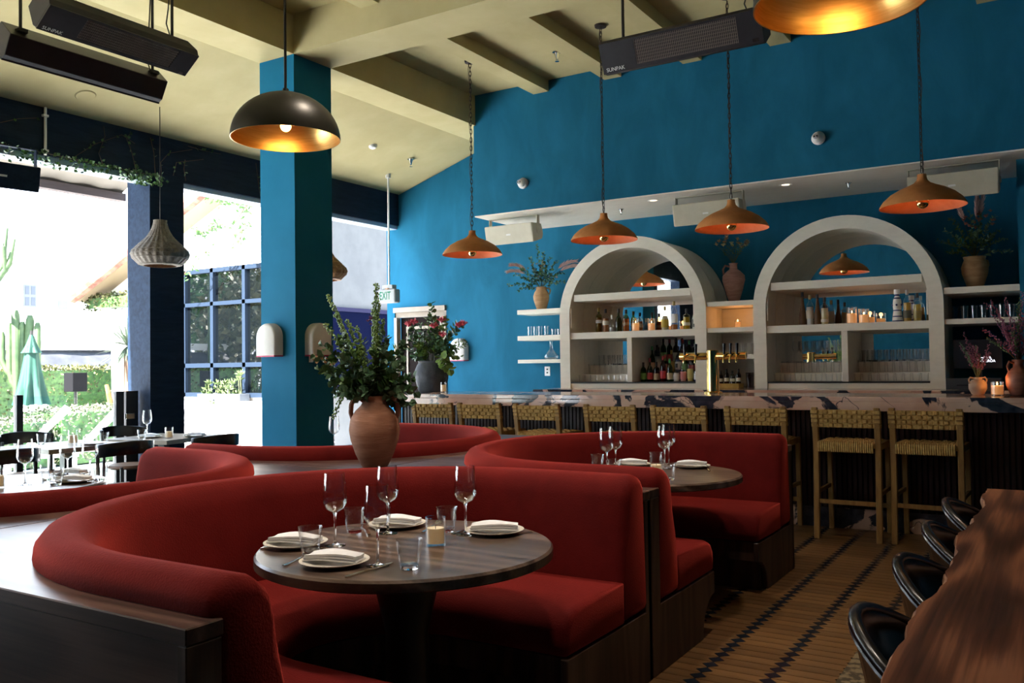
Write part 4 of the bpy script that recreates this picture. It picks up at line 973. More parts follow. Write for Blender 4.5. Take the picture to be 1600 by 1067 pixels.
# ------------------------------------------------------------------ vases and flowers
VR, VD = Vector((.848, .53, 0)), Vector((-.53, .848, 0))
def branch(parent, base, tip, sag, kind, n, L, W, leafm, stemm=STEM, start=.3, name='branch', r=.003, jit=.6, extra=None):
    b, t = Vector(base), Vector(tip); mid = (b + t) / 2 + Vector((0, 0, sag)); P = []
    for k in range(9):
        u = k / 8; P.append(b * (1 - u) ** 2 + mid * 2 * u * (1 - u) + t * u * u)
    m = MB(); m.mi = 1; m.tube(P, [r * (1 - .6 * k / 8) for k in range(9)], 5); m.mi = 0
    def at(u): return b * (1 - u) ** 2 + mid * 2 * u * (1 - u) + t * u * u
    for k in range(n):
        u = start + (1 - start) * (k + R_(.2, .8)) / n; p = at(u); d = (at(min(1, u + .05)) - at(max(0, u - .05))).normalized()
        o = rv(); o = (o - d * o.dot(d)); o = o.normalized() if o.length > .01 else d.orthogonal()
        s = R_(.75, 1.2) * (1.1 - .35 * u)
        if kind == 'ball': m.ball(p + o * L * R_(.2, 1.0), W * s, 5, 3)
        elif kind == 'plume':
            m.leaf(p, d * 1.0 + o * .35, rv(), L * s, W * s, .1)
        else: m.leaf(p, o + d * jit, rv(), L * s, W * s, R_(.05, .3), kind == 'round')
    return m.build(name, [leafm, stemm], parent)
def bloom(parent, p, r, m_, name='flower', n=26):
    m = MB(); p = Vector(p)
    for k in range(n):
        d = rv(); d.z = abs(d.z) * .8 + .1; m.leaf(p, d, rv(), r * R_(.8, 1.1), r * .28, .1)
    m.ball(p, r * .35, 7, 5); return m.build(name, m_, parent)
def W3(base, rx, up, dp=0.): return tuple(Vector(base) + VR * rx + VD * dp + Vector((0, 0, up)))
def bouquet(label, loc): return thing('bouquet', label, 'flowers', loc)
random.seed(3)
# large terracotta jug on the ledge
JB = (-3.25, 3.75, .8102)
t = thing('jug', 'large two handled terracotta jug on the walnut ledge between the booths', 'jug', JB)
MB().lathe([(0, 0), (.068, 0), (.075, .008), (.105, .07), (.132, .15), (.141, .205), (.134, .26), (.105, .31), (.075, .34), (.064, .36), (.066, .385), (.070, .392), (.060, .392), (.056, .36), (.065, .34), (0, .335)], 56).build('body', JUGM, t, smooth=1.0)
for s in (-1, 1):
    P = [VR * s * a + Vector((0, 0, z)) for a, z in ((.060, .365), (.085, .385), (.112, .378), (.128, .345), (.131, .30), (.122, .268))]
    MB().tube(P, .014, 8).build('handle', JUGM, t, smooth=True)
b = bouquet('big bouquet of eucalyptus and tall green spires in the terracotta jug', (JB[0], JB[1], JB[2] + .36))
O = (0, 0, 0)
for rx, up, dp, n in ((-.255, .60, .0, 150), (-.22, .50, .03, 130), (-.265, .44, -.03, 110), (.02, .66, .0, 150), (-.005, .56, .05, 130), (.03, .575, -.02, 130), (.05, .46, .02, 110), (-.15, .46, .02, 110), (-.09, .42, -.04, 90), (0., .44, .05, 90)):
    branch(b, W3(O, rx * .08, -.02, dp * .1), W3(O, rx, up, dp), .06, 'ball', n, .016, .0075, LEAFL, start=.28, name='spire', r=.004)
E_ = [(-.33, .26), (-.29, .18), (-.25, .10), (-.20, .05), (-.30, .33), (-.16, .24), (-.10, .30), (.02, .28), (.10, .26), (.18, .22), (.22, .13), (.24, .05), (.17, .32), (.12, .12), (-.10, .14), (-.02, .16), (.06, .06), (-.05, .05), (.20, -.02), (-.16, .36), (.14, -.03), (.08, .36)]
for k, (rx, up) in enumerate(E_):
    dp = (-1) ** k * .07 - .04
    branch(b, W3(O, rx * .1, -.03, 0), W3(O, rx, up, dp), .07, 'round', 34, .050, .047, (LEAFE, LEAFD, LEAFE)[k % 3], start=.22, name='eucalyptus_branch')
for rx, up in ((-.2, .30), (-.28, .22), (-.06, .34), (.04, .34), (.13, .3)):
    branch(b, O, W3(O, rx, up, .02), .05, 'long', 40, .05, .012, LEAFL, start=.3, name='fern_sprig')
branch(b, W3(O, -.06, .0), W3(O, -.235, -.10, .04), .24, 'ball', 80, .014, .007, LEAFL, start=.45, name='trailing_spire')
for k in range(9): bloom(b, W3(O, -.32 + .02 * R_(-1, 1) + .012 * k, .23 + .015 * R_(-2, 2), -.05), .014, FLOWD, 'small_flower', 10)
for k in range(6): bloom(b, W3(O, -.02 + .015 * R_(-1, 1), .45 + .02 * R_(-1, 1), 0), .013, FLOWM, 'small_flower', 10)
# dark vase on the left end of the bar
VB = (-6.0, 7.90, 1.0752)
t = thing('vase', 'big dark slate pot on the left end of the bar', 'vase', VB)
MB().lathe([(0, 0), (.14, 0), (.155, .02), (.185, .15), (.19, .24), (.165, .30), (.145, .33), (.155, .35), (.14, .35), (.13, .33), (0, .32)], 44).build('body', SLATE, t, smooth=.9)
b = bouquet('bouquet of pink spiky flowers and round leaves in the dark slate pot', (VB[0], VB[1], VB[2] + .33))
for k, (rx, up) in enumerate([(-.28, .30), (-.20, .42), (-.05, .50), (.02, .66), (.0, .58), (.14, .42), (.26, .36), (.34, .40), (.36, .26), (.28, .14), (-.28, .15), (-.15, .2), (.05, .25), (.15, .2), (-.05, .3), (.22, .28), (-.18, .3), (.18, .48), (-.1, .38), (.08, .36), (.3, .45), (-.24, .36), (.1, .1), (-.1, .1), (.24, .08), (-.2, .05), (.4, .2), (.05, .46), (-.14, .46), (.33, .06)]):
    branch(b, W3(O, rx * .2, 0), W3(O, rx, up, (-1) ** k * .08 - .03), .08, 'round' if k % 2 else 'long', 26, .07, .05 if k % 2 else .025, (LEAFD, LEAFE, LEAFL)[k % 3], start=.2, name='leafy_branch', r=.004)
for rx, up in ((-.30, .42), (-.22, .44), (.05, .40), (.16, .46), (.17, .30), (.46, .42), (.40, .40)): bloom(b, W3(O, rx * .8, up, -.12), .062, FLOWP, 'pink_flower', 40)
for rx, up in ((.17, -.05), (.22, -.09), (.14, .02)): branch(b, W3(O, .06, .0, -.1), W3(O, rx, up, -.2), .08, 'round', 5, .11, .10, LEAFL, start=.5, name='broad_leaf_sprig')
# shelf vases
def vase(label, loc, prof, m_, handles=(), n=36):
    t = thing('vase', label, 'vase', loc); MB().lathe([(0, 0)] + prof + [(prof[-1][0] * .75, prof[-1][1]), (prof[-1][0] * .7, prof[-1][1] - .03), (0, prof[-1][1] - .035)], n).build('body', m_, t, smooth=.9)
    for s, pts, r in handles: MB().tube([VR * s * a + Vector((0, 0, z)) for a, z in pts], r, 7).build('handle', m_, t, smooth=True)
    return t
OCH = mat('ochre_clay', (.30, .16, .065), .75, var=(.42, .25, .12), scale=6, stretch=(1, 1, 4), bump=.2)
PEACH = mat('peach_clay', (.42, .27, .18), .7, var=(.48, .32, .22), scale=8)
REDC = mat('red_clay', (.20, .065, .04), .55, var=(.27, .10, .06), scale=6, stretch=(1, 1, 4))
PNKC = mat('dusty_pink_clay', (.27, .13, .10), .75, var=(.36, .20, .16), scale=7, stretch=(1, 1, 5), bump=.2)
v1 = (-5.56, 9.62, 2.0602)
vase('ochre jug with one handle on the top floating shelf left of the left arch', v1, [(.055, 0), (.062, .01), (.098, .12), (.102, .17), (.085, .22), (.066, .25), (.068, .285)], OCH, [(1, ((.062, .265), (.10, .27), (.115, .24), (.10, .19)), .011)])
b = bouquet('greenery with two pink pampas plumes in the ochre jug', (v1[0], v1[1], v1[2] + .26))
for k, (rx, up) in enumerate([(-.42, .05), (-.34, .18), (-.26, .26), (-.14, .40), (-.05, .56), (.04, .46), (.12, .38), (.2, .34), (.28, .2), (.30, .08), (-.2, .12), (.14, .16), (0, .3), (-.1, .24), (-.3, -.02), (.08, .28)]):
    branch(b, O, W3(O, rx, up, R_(-.14, .0)), .06, 'round' if k % 2 else 'long', 26, .045, .03, (LEAFD, LEAFE)[k % 2], start=.25, name='leafy_branch')
for k in range(16): bloom(b, W3(O, R_(-.18, .2), R_(.12, .34), R_(-.14, -.02)), .022, FLOWD, 'dried_bloom', 12)
for rx, up in ((-.40, .22), (-.36, .30), (.46, .28), (.42, .34)): branch(b, O, W3(O, rx, up, -.06), .16, 'plume', 160, .09, .010, PAMP, start=.5, name='pampas_plume')
v2 = (-3.03, 9.46, 2.0102)
vase('tall dusty pink amphora on the shelf between the arches', v2, [(.045, 0), (.055, .01), (.095, .14), (.122, .25), (.118, .30), (.075, .345), (.042, .37), (.040, .42), (.05, .435)], PNKC, [(-1, ((.042, .40), (.09, .41), (.115, .37), (.108, .31)), .012)])
b = bouquet('dry brown and cream flowers in the tall amphora', (v2[0], v2[1], v2[2] + .42))
for k in range(16):
    rx, up = R_(-.2, .2), R_(.18, .32); branch(b, O, W3(O, rx, up, R_(-.08, .06)), .04, 'long', 8, .035, .012, LEAFD, start=.4, name='dry_stem', r=.002)
    bloom(b, W3(O, rx, up, R_(-.08, .02)), .034, (FLOWD, CREAM, FLOWD)[k % 3], 'dry_bloom', 16)
v3 = (-.68, 9.42, 2.0302)
vase('ochre brown jar on the upper shelf right of the right arch', v3, [(.06, 0), (.07, .01), (.112, .14), (.118, .2), (.10, .25), (.092, .275), (.10, .30)], OCH, [(1, ((.098, .27), (.125, .26), (.13, .22), (.115, .19)), .010)])
b = bouquet('dark bouquet with pink pampas plumes in the ochre brown jar', (v3[0], v3[1], v3[2] + .28))
for k, (rx, up) in enumerate([(-.36, .18), (-.30, .28), (-.2, .4), (-.1, .44), (.05, .42), (.16, .4), (.26, .28), (.34, .2), (-.3, .05), (.3, .05), (-.1, .25), (.12, .22), (-.22, .18), (.02, .3)]):
    branch(b, O, W3(O, rx, up, R_(-.14, .05)), .07, 'long' if k % 2 else 'round', 28, .045, .022, (LEAFD, LEAFE)[k % 2], start=.25, name='leafy_branch')
for k in range(18): bloom(b, W3(O, R_(-.15, .14), R_(.28, .44), R_(-.12, 0)), .028, REDC, 'rust_bloom', 14)
for rx, up in ((.10, .66), (.03, .62), (-.18, .55)): branch(b, O, W3(O, rx, up, -.03), .1, 'plume', 170, .085, .010, PAMP, start=.55, name='pampas_plume')
v4 = (-.57, 7.86, 1.0752)
vase('small round peach pot with two ring handles on the bar', v4, [(.03, 0), (.045, .006), (.066, .05), (.066, .085), (.045, .118), (.03, .124), (.034, .14)], PEACH, [(s, ((.032, .132), (.058, .14), (.072, .12), (.064, .09)), .006) for s in (-1, 1)])
b = bouquet('mauve heather sprigs in the small round peach pot', (v4[0], v4[1], v4[2] + .12))
for k in range(16): branch(b, O, W3(O, R_(-.16, .16), R_(.14, .30) if k else .38, R_(-.06, .06)), .04, 'ball', 34, .012, .006, (FLOWM, FLOWM, LEAFE)[k % 3], start=.3, name='heather_sprig', r=.002)
v5 = (-.285, 7.80, 1.0752)
vase('dark red clay jug at the right end of the bar', v5, [(.05, 0), (.062, .008), (.088, .08), (.09, .14), (.07, .19), (.038, .215), (.034, .25), (.045, .275)], REDC, [(-1, ((.036, .25), (.07, .26), (.085, .225), (.075, .19)), .010)])
b = bouquet('large spray of mauve heather in the dark red clay jug', (v5[0], v5[1], v5[2] + .25))
for k in range(34): branch(b, O, W3(O, R_(-.26, .26), R_(.15, .55), R_(-.12, .1)), .06, 'ball', 46, .016, .007, (FLOWM, LEAFD, FLOWM, FLOWM)[k % 4], TWIG, start=.25, name='heather_sprig', r=.002)

# vines on the navy header
t = thing('vine', 'thin leafy vine trailing over the navy header', 'vine', (-8.05, 5.2, 3.40))
def vin(pts, n, seed=None):
    m = MB(); P = [Vector((R_(-.0, .012), a, z)) for a, z in pts]; m.mi = 1; m.tube(P, .0035, 4); m.mi = 0
    for k in range(n):
        i = random.randrange(len(P) - 1); u = random.random(); p = P[i] * (1 - u) + P[i + 1] * u; m.leaf(p, (.6, R_(-1, 1), R_(-1, 1)), rv(), .04, .032, .1)
    m.build('tendril', [LEAFD, TWIG], t)
vin([(-1, .02), (-.5, .015), (0, .01), (.3, .012), (.62, .01)], 70); vin([(-.3, .0), (-.05, .2), (.25, .36), (.40, .30)], 10)
vin([(.42, 0), (.36, .2), (.30, .34), (.36, .40)], 12); vin([(.05, 0), (.0, .12), (.06, .3), (.05, .40)], 4); vin([(.72, .0), (.70, .16), (.80, .28), (1.1, .38)], 4)
vin([(.64, 0), (.62, .25), (.58, .40)], 3); vin([(.86, .05), (.9, .2), (1.25, .30)], 4); vin([(1.05, .41), (1.25, .40), (1.5, .41)], 8); vin([(1.02, .02), (1.0, .15), (1.01, .25)], 3)
vin([(2.0, .4), (2.05, .1), (2.1, -.1), (2.1, -.25)], 6); vin([(-1.2, .1), (-.8, .28), (-.62, .33)], 3)
m = MB()
for k in range(260):
    a = R_(-1.0, .62) if k % 3 else R_(.3, .72); m.leaf((R_(.0, .07), a, -.02 + R_(-.09, .03)), rv(), rv(), .045, .035, .1)
m.build('leaf_clump', LEAFD, t, kind='stuff')
# ------------------------------------------------------------------ outside
random.seed(9)
struct('ground', MB().box(-60, -8.45, -40, 50, -.3, -.02), PAVE, 'pale sunlit patio paving')
def shrub(name, label, cat, boxes, n, L, W, m_, core=True, kind=None):
    t = thing(name, label, cat, ((boxes[0][0] + boxes[0][1]) / 2, (boxes[0][2] + boxes[0][3]) / 2, 0)); T = Matrix.Translation((-t.location.x, -t.location.y, 0))
    m = mbT(T)
    for b in boxes:
        for k in range(n):
            p = Vector((R_(b[0], b[1]), R_(b[2], b[3]), R_(b[4], b[5]))); f = random.randrange(3)
            if f == 0: p.x = random.choice((b[0], b[1]))
            elif f == 1: p.y = random.choice((b[2], b[3]))
            else: p.z = b[5]
            p += rv(.05); m.leaf(p, rv() + Vector((0, 0, .3)), rv(), L * R_(.7, 1.2), W, .1)
    m.build('foliage', m_, t, kind='stuff')
    m = mbT(T)
    for b in boxes: m.box(b[0] + .04, b[1] - .04, b[2] + .04, b[3] - .04, b[4], b[5] - .03)
    m.build('inner_growth', LEAFD, t); return t
shrub('hedge', 'clipped green hedge at the far side of the patio', 'hedge', [(-17.8, -17.0, 6.2, 13.2, 0, 1.42)], 9000, .07, .05, LEAFH)
PALE = mat('pale_grey_leaf', (.10, .105, .07), .7, var=(.22, .19, .13), scale=3)
shrub('low_shrub', 'pale dry low shrubs behind the glass railing, in front of the hedge', 'shrub', [(-13.2, -12.3, 7.35, 8.75, 0, .78), (-13.3, -12.4, 5.9, 7.3, 0, .66)], 2600, .06, .035, PALE)
t = thing('white_building', 'bright white building with small windows far behind the patio', 'building', (-26.2, 16, 0))
MB().box(-.2, .2, -14, 14, 0, 6.4).build('wall', WHITE, t)
for y, z, wy, wz in ((-1.43, 3.3, .36, .66), (-.42, 3.28, .26, .26)):
    f = MB().box(.2, .24, y - wy / 2, y + wy / 2, z, z + wz).build('window', mat('grey_shutter', (.10, .11, .12), .6), t)
    if wz > .4:
        for a, b in ((0, 0), (1, 0), (0, 1), (1, 1)): MB().box(.24, .25, y - wy / 2 + .03 + a * wy / 2, y - wy / 2 + .15 + a * wy / 2, z + .04 + b * wz / 2, z + .29 + b * wz / 2).build('pane', mat('grey_pane', (.05, .06, .075), .3), f)
t = thing('awning', 'long grey canvas awning above the hedge', 'awning', (-18.4, 10, 0))
R = []
for k in range(25):
    y = -4 + 7.3 * k / 24 - 0; R.append([(.3 + .02 * sin(k * 1.9), y, 1.46 + .02 * sin(k * 2.3)), (.1 + .03 * sin(k * 1.3), y, 1.64), (-.1, y, 1.80 + .05 * k / 24), (-.12, y, 1.80 + .05 * k / 24), (.08, y, 1.62), (.28, y, 1.45)])
MB().rings(R).build('canvas', mat('grey_canvas', (.030, .032, .038), .8, var=(.05, .052, .06), scale=3), t, smooth=.8)
MB().box(-.4, .0, -4, 3.3, 1.86, 2.02).build('white_fascia', WHITE, t)
for y in (-3.5, -.5, 2.8): MB().cyl((-.2, y, 0), (-.2, y, 1.9), .04, n=8).build('post', BLKM, t)
# patio umbrella
t = thing('patio_umbrella', 'closed green patio umbrella with white trim', 'umbrella', (-14.5, 8.16, 0))
def canopy(z0, z1, r0, r1, amp, n=48, m_=None):
    R = []
    for j in range(9):
        u = j / 8; z = z0 + (z1 - z0) * u; r = r0 + (r1 - r0) * u ** .8
        R.append([(r * (1 + amp * cos(8 * a) * (1 - u)) * cos(a), r * (1 + amp * cos(8 * a) * (1 - u)) * sin(a), z) for a in [2 * PI * k / n for k in range(n)]])
    return MB().rings(R)
canopy(.82, 1.80, .25, .09, .22).build('canopy', UMBG, t, smooth=1.0)
canopy(1.68, 1.98, .145, .03, .16).build('vent_cap', UMBG, t, smooth=1.0)
canopy(.72, .83, .255, .25, .24).build('white_valance', WHT, t, smooth=1.0)
MB().cyl((0, 0, 0), (0, 0, 2.05), .025, n=10).build('pole', BLKM, t); MB().cyl((0, 0, 0), (0, 0, .06), .3, n=24).build('base', BLKM, t)
# cacti and yucca
def column_c(m, pts, r): m.tube(pts, [r * (.8 if k == 0 else 1) * (.55 if k == len(pts) - 1 else 1) for k in range(len(pts))], 10)
t = thing('cactus', 'tall column cactus with upright arms beside the green umbrella', 'cactus', (-16.4, 8.98, 0))
for rx, z0, z1 in ((-.30, 1.6, 2.12), (-.16, 1.4, 2.28), (-.05, .0, 2.52), (.08, 1.5, 2.30), (.22, .0, 2.42), (.36, 1.5, 2.28), (-.02, 1.5, 2.35)):
    m = MB(); p = VR * rx; q = VR * rx * .25
    if z0 == 0: pts = [q, q + Vector((0, 0, .8)), p * .8 + Vector((0, 0, 1.5)), p + Vector((0, 0, z1 - .1)), p + Vector((0, 0, z1))]
    else: pts = [q + Vector((0, 0, z0 - .35)), p * .7 + Vector((0, 0, z0 - .2)), p + Vector((0, 0, z0)), p + Vector((0, 0, z1 - .08)), p + Vector((0, 0, z1))]
    column_c(m, pts, .075 if z0 == 0 else .06); m.build('arm', CACT, t, smooth=True)
t = thing('candelabra_cactus', 'branching candelabra cactus cut by the left edge of the photo', 'cactus', (-16.3, 8.25, 0))
m = MB(); column_c(m, [(0, 0, 0), (0, 0, 1.5), VR * .05 + Vector((0, 0, 2.9)), VR * .05 + Vector((0, 0, 3.1))], .10); m.build('trunk', CACT, t, smooth=True)
for k, (rx, z0, z1) in enumerate(((.55, 3.3, 3.75), (.48, 3.18, 3.6), (.42, 3.25, 3.95), (.30, 3.2, 3.8), (.2, 3.15, 3.92), (.1, 3.1, 3.7), (-.1, 3.2, 3.9), (-.3, 3.2, 3.8))):
    m = MB(); p = VR * rx; column_c(m, [VR * .05 + Vector((0, 0, 2.85)), p * .6 + Vector((0, 0, 3.02)), p * .95 + Vector((0, 0, z0)), p + VD * .1 * (-1) ** k + Vector((0, 0, z1))], .05); m.build('arm', CACT, t, smooth=True)
t = thing('yucca', 'spiky grey green yucca beside the dark navy post', 'plant', (-15.4, 10.55, 0))
MB().cyl((0, 0, 0), (0, 0, 1.8), .09, .07, 10).build('trunk', TWIG, t)
m = MB()
for k in range(170):
    d = rv(); d.z = d.z * .8 + .12; m.leaf((0, 0, 1.85), d, (0, 0, 1), R_(.5, .75), .035, .15)
m.build('leaves', mat('yucca_leaf', (.05, .075, .05), .5, var=(.10, .13, .09), scale=6), t)
t = thing('post_speaker', 'black box speaker standing before the hedge', 'speaker', (-15.1, 9.3, 0))
MB().box(-.14, .14, -.14, .14, 1.0, 1.34).build('cabinet', mat('matt_black_box', (.006, .006, .007), .8, spec=.1), t, bevel=.01); MB().cyl((0, 0, 0), (0, 0, 1.0), .03, n=8).build('stake', BLKM, t)
t = thing('agave_stalk', 'orange agave stalks beside the gate post', 'plant', (-12.9, 8.95, 0))
for rx, z in ((-.45, 1.14), (-.1, 1.18), (.02, 1.1)): MB().tube([VR * (rx + .18), VR * (rx + .12) + Vector((0, 0, .6)), VR * rx + Vector((0, 0, z))], [.045, .06, .03], 8).build('stalk', mat('orange_stalk', (.20, .09, .02), .6, var=(.26, .14, .04), scale=5), t, smooth=True)
# glass railing
t = thing('glass_railing', 'glass railing with black posts at the patio edge', 'railing', (-8.25, 5, 0))
for y, wd in ((-.48, .03), (.545, .045), (-1.9, .03)): MB().box(-.03, .03, y - wd, y + wd, -.02, 1.15).build('post', BLKM, t, bevel=.003)
for a, b in ((-1.86, -.52), (-.44, .49), (-4, -1.94)): MB().box(-.006, .006, a, b, .06, 1.13).build('glass_pane', GLASSW, t)
MB().box(-.02, .02, .62, .76, -.02, 1.15).build('gate_stile', BLKM, t); f = MB().box(.02, .05, .60, .70, .86, .92).build('latch', CHROME, t, bevel=.004)
# sun loungers
WL = mat('white_lounger', (.72, .72, .72), .6)
def lounger():
    t = thing('sun_lounger', '', 'lounger', (0, 0, 0))
    MB().box(-.32, .32, -1.0, .35, .28, .34).build('bed', WL, t); MB().prism([(.35, .34), (.33, .30), (.95, .92), (.90, .95)], -.32, .32, 'x').build('backrest', WL, t)
    for sx in (-.28, .28):
        for y in (-.9, .3): MB().box(sx - .03, sx + .03, y - .03, y + .03, -.02, .28).build('leg', WL, t)
    return t
l0 = lounger(); l0.location = (-10.6, 5.35, 0); l0.rotation_euler = (0, 0, -.5); tag(l0, 'white sun lounger behind the left railing post', 'lounger', 'white sun loungers')
dup(l0, (-11.1, 6.45, 0), -.5, 'white sun lounger behind the middle of the glass railing', 'white sun loungers')
dup(l0, (-11.2, 7.6, 0), -.5, 'white sun lounger beside the gate post', 'white sun loungers')
# shade beam outside
t = thing('shade_awning', 'white scalloped canvas awning over a brown beam outside the opening', 'awning', (-9.6, 4.0, 0))
MB().box(-.06, .06, -4, 2.52, 3.41, 3.50).build('beam', mat('brown_beam', (.035, .02, .018), .6, var=(.055, .033, .03), scale=4, stretch=(6, 1, 6)), t)
R = []
for k in range(60):
    y = -4 + 6.5 * k / 59; R.append([(.0 + .03 * sin(k * 1.7), y, 3.50), (.3 + .02 * sin(k * 1.7), y, 3.66), (.3 + .02 * sin(k * 1.7), y, 3.67), (.0 + .03 * sin(k * 1.7), y, 3.51)])
MB().rings(R).build('canvas', mat('cream_canvas', (.20, .175, .14), .8), t, smooth=.8)
# neighbouring house
t = thing('house', 'white stucco house with clay tile roof and blue grey window beyond the opening', 'house', (-13.5, 10.8, 0))
def X(x): return x + 13.5
sl_ = .425
def rz_(x): return 2.87 + sl_ * (x + 16.8)
MB().prism([(X(-16.3), 0), (X(-10.7), 0), (X(-10.7), rz_(-10.7) - .06), (X(-16.3), rz_(-16.3) - .06)], 0, .25, 'y').build('gable_wall', WHITE, t)
MB().box(X(-10.95), X(-10.7), .25, 7, 0, 5.4).build('side_wall', mat('shaded_stucco', (.075, .075, .075), .8, var=(.09, .09, .088), scale=3), t)  # white stucco wall, its shade put into the colour as dark grey
MB().prism([(X(-16.8), rz_(-16.8)), (X(-10.4), rz_(-10.4)), (X(-10.4), rz_(-10.4) - .10), (X(-16.8), rz_(-16.8) - .10)], -.42, 6, 'y').build('roof_slab', mat('cream_rake', (.26, .19, .115), .7), t)
for j in range(4):
    for k in range(17):
        x = -16.85 + k * .385; y = -.40 + j * .24; a = math.atan(sl_)
        m = MB(); R = []
        k0 = 1.75 if j == 0 else 1.
        if j == 0: y = -.46
        for s_, r in ((0, .16 if j == 0 else .115), (.43, .14 if j == 0 else .095)):
            cx_, cz_ = X(x) + s_ * cos(a), rz_(x) + .02 + s_ * sin(a) - .012 * (s_ > 0)
            R.append([(cx_ - (r + d) * sin(q) * sin(a), y + (r + d) * cos(q), cz_ + (r + d) * sin(q) * cos(a)) for d, qs in ((0, range(9)), (-.018, range(8, -1, -1))) for q in [(PI * 1.45 if j == 0 else PI) * i / 8 for i in qs]])
        m.rings(R).build('roof_tile', ROOFT, t)
f = MB()
x0, x1, z0, z1 = X(-13.98), X(-11.45), .86, 3.22
for a, b in ((x0, x0 + .09), (x0 + .79, x0 + .87), (x0 + 1.64, x0 + 1.72), (x1 - .09, x1)): f.box(a, b, -.09, .02, z0, z1)
for a, b in ((z0, z0 + .08), (1.40, 1.48), (2.53, 2.60), (z1 - .08, z1)): f.box(x0, x1, -.09, .02, a, b)
fr = f.build('window', WINF, t); 
for a, b in ((x0 + .085, x0 + .795), (x0 + .865, x0 + 1.645), (x0 + 1.715, x1 - .085)):
    for c, d in ((z0 + .075, 1.405), (1.475, 2.535), (2.595, z1 - .075)): MB().box(a, b, -.03, -.02, c, d).build('pane', WING, fr)
f = MB().box(X(-10.70), X(-10.66), .15, 2.4, .99, 1.05).box(X(-10.70), X(-10.66), .15, 2.4, 2.35, 2.42).box(X(-10.70), X(-10.66), .15, .22, 1.0, 2.4).box(X(-10.70), X(-10.66), 1.45, 1.50, 1.0, 2.4).build('side_window', mat('violet_frame', (.008, .007, .03), .5, spec=.1), t)
MB().box(X(-10.70), X(-10.68), .2, 2.4, 1.0, 2.4).build('pane', mat('dark_navy_pane', (.003, .004, .014), .6, spec=0.), f)
MB().box(X(-10.72), X(-10.5), .0, 2.6, .88, .98).build('window_sill', mat('pale_sill', (.12, .14, .18), .6), t)
MB().box(X(-14.1), X(-10.7), -.35, -.05, 0, .80).build('low_wall', WHITE, t)
for k, (x, y) in enumerate(((X(-10.62), .9), (X(-10.62), 1.75))): pass
SUCC = mat('succulent_leaf', (.06, .10, .03), .5, var=(.12, .16, .06), scale=14)
t = thing('planter_box', 'grey window box of succulents on the white low wall', 'planter', (-12.55, 10.58, .80))
MB().box(-.70, .42, -.11, .11, 0, .13).build('box', mat('grey_planter', (.05, .06, .075), .7), t, bevel=.004)
for k in range(15):
    p = Vector((-.68 + .075 * k, R_(-.06, .06), .12 + .09 * (k % 3) + (.16 if k > 12 else 0))); m = MB()
    for j in range(22):
        d = rv(); d.z = abs(d.z) + .1; m.leaf(p, d, rv(), R_(.08, .13), .035, .2)
    m.mi = 1; m.cyl((p.x, p.y * .5, .10), p, .008, n=5); m.build('succulent', [SUCC, STEM], t)
p = Vector((-.25, -.14, -.02)); m = MB()
for j in range(22):
    d = rv(); m.leaf(p, d, rv(), .09, .035, .2)
m.build('succulent', SUCC, t)
shrub('ivy', 'strip of green ivy on the white wall left of the blue grey window', 'ivy', [(-14.3, -14.0, 10.62, 10.78, 0, 3.4), (-16.7, -14.3, 10.5, 10.78, 2.62, 2.86)], 900, .07, .055, LEAFH)
t = thing('creeper', 'leafy creeper hanging from the tiled roof edge onto the white gable', 'creeper', (-12.2, 10.3, 4.4))
m = MB()
for P in ([(-.75, 0, .05), (-.3, 0, -.02), (.3, 0, -.12), (.9, 0, -.2)], [(.6, 0, -.1), (.2, 0, -.5), (-.5, 0, -.9), (-1.1, 0, -1.25), (-1.5, 0, -1.6)], [(.5, 0, -.1), (.4, 0, -.6), (.2, .0, -1.0)], [(-.1, 0, -.5), (-.6, 0, -.6), (-1.0, 0, -.55)]):
    P = [Vector(p) for p in P]; m.mi = 1; m.tube(P, .008, 4); m.mi = 0
    for k in range(75):
        i = random.randrange(len(P) - 1); u = random.random(); m.leaf(P[i] * (1 - u) + P[i + 1] * u + rv(.07), rv(), rv(), .10, .05, .1)
for k in range(140): m.leaf((R_(-.2, .9), R_(-.1, .1), R_(-.22, .0)), rv(), rv(), .09, .045, .1)
m.build('foliage', [LEAFD, TWIG], t)
# trees out on the street side (reflected in the house window and the mirrors)
for k, (x, y, r, z) in enumerate(((-17.8, 4.9, 2.1, 2.2), (-22.3, 4.6, 2.2, 3.2), (-22.0, -.2, 2.3, 3.4), (-17, -9, 2.4, 3.0), (-28.5, -2.5, 2.4, 3.4), (-23, -7, 2.4, 3.2))):
    t = thing('tree', 'green tree on the street side, %s of six, seen only in reflections' % ORD[k], 'tree', (x, y, 0))
    MB().cyl((0, 0, -.02), (0, 0, z), .14, .08, 10).build('trunk', TWIG, t); m = MB()
    for j in range(2600):
        d = rv(r * R_(.55, 1)); d.z *= .8; m.leaf(Vector((0, 0, z + .3)) + d, rv(), rv(), .26, .16, .1)
    m.build('foliage', (LEAFH, LEAFD)[k % 2], t, kind='stuff')
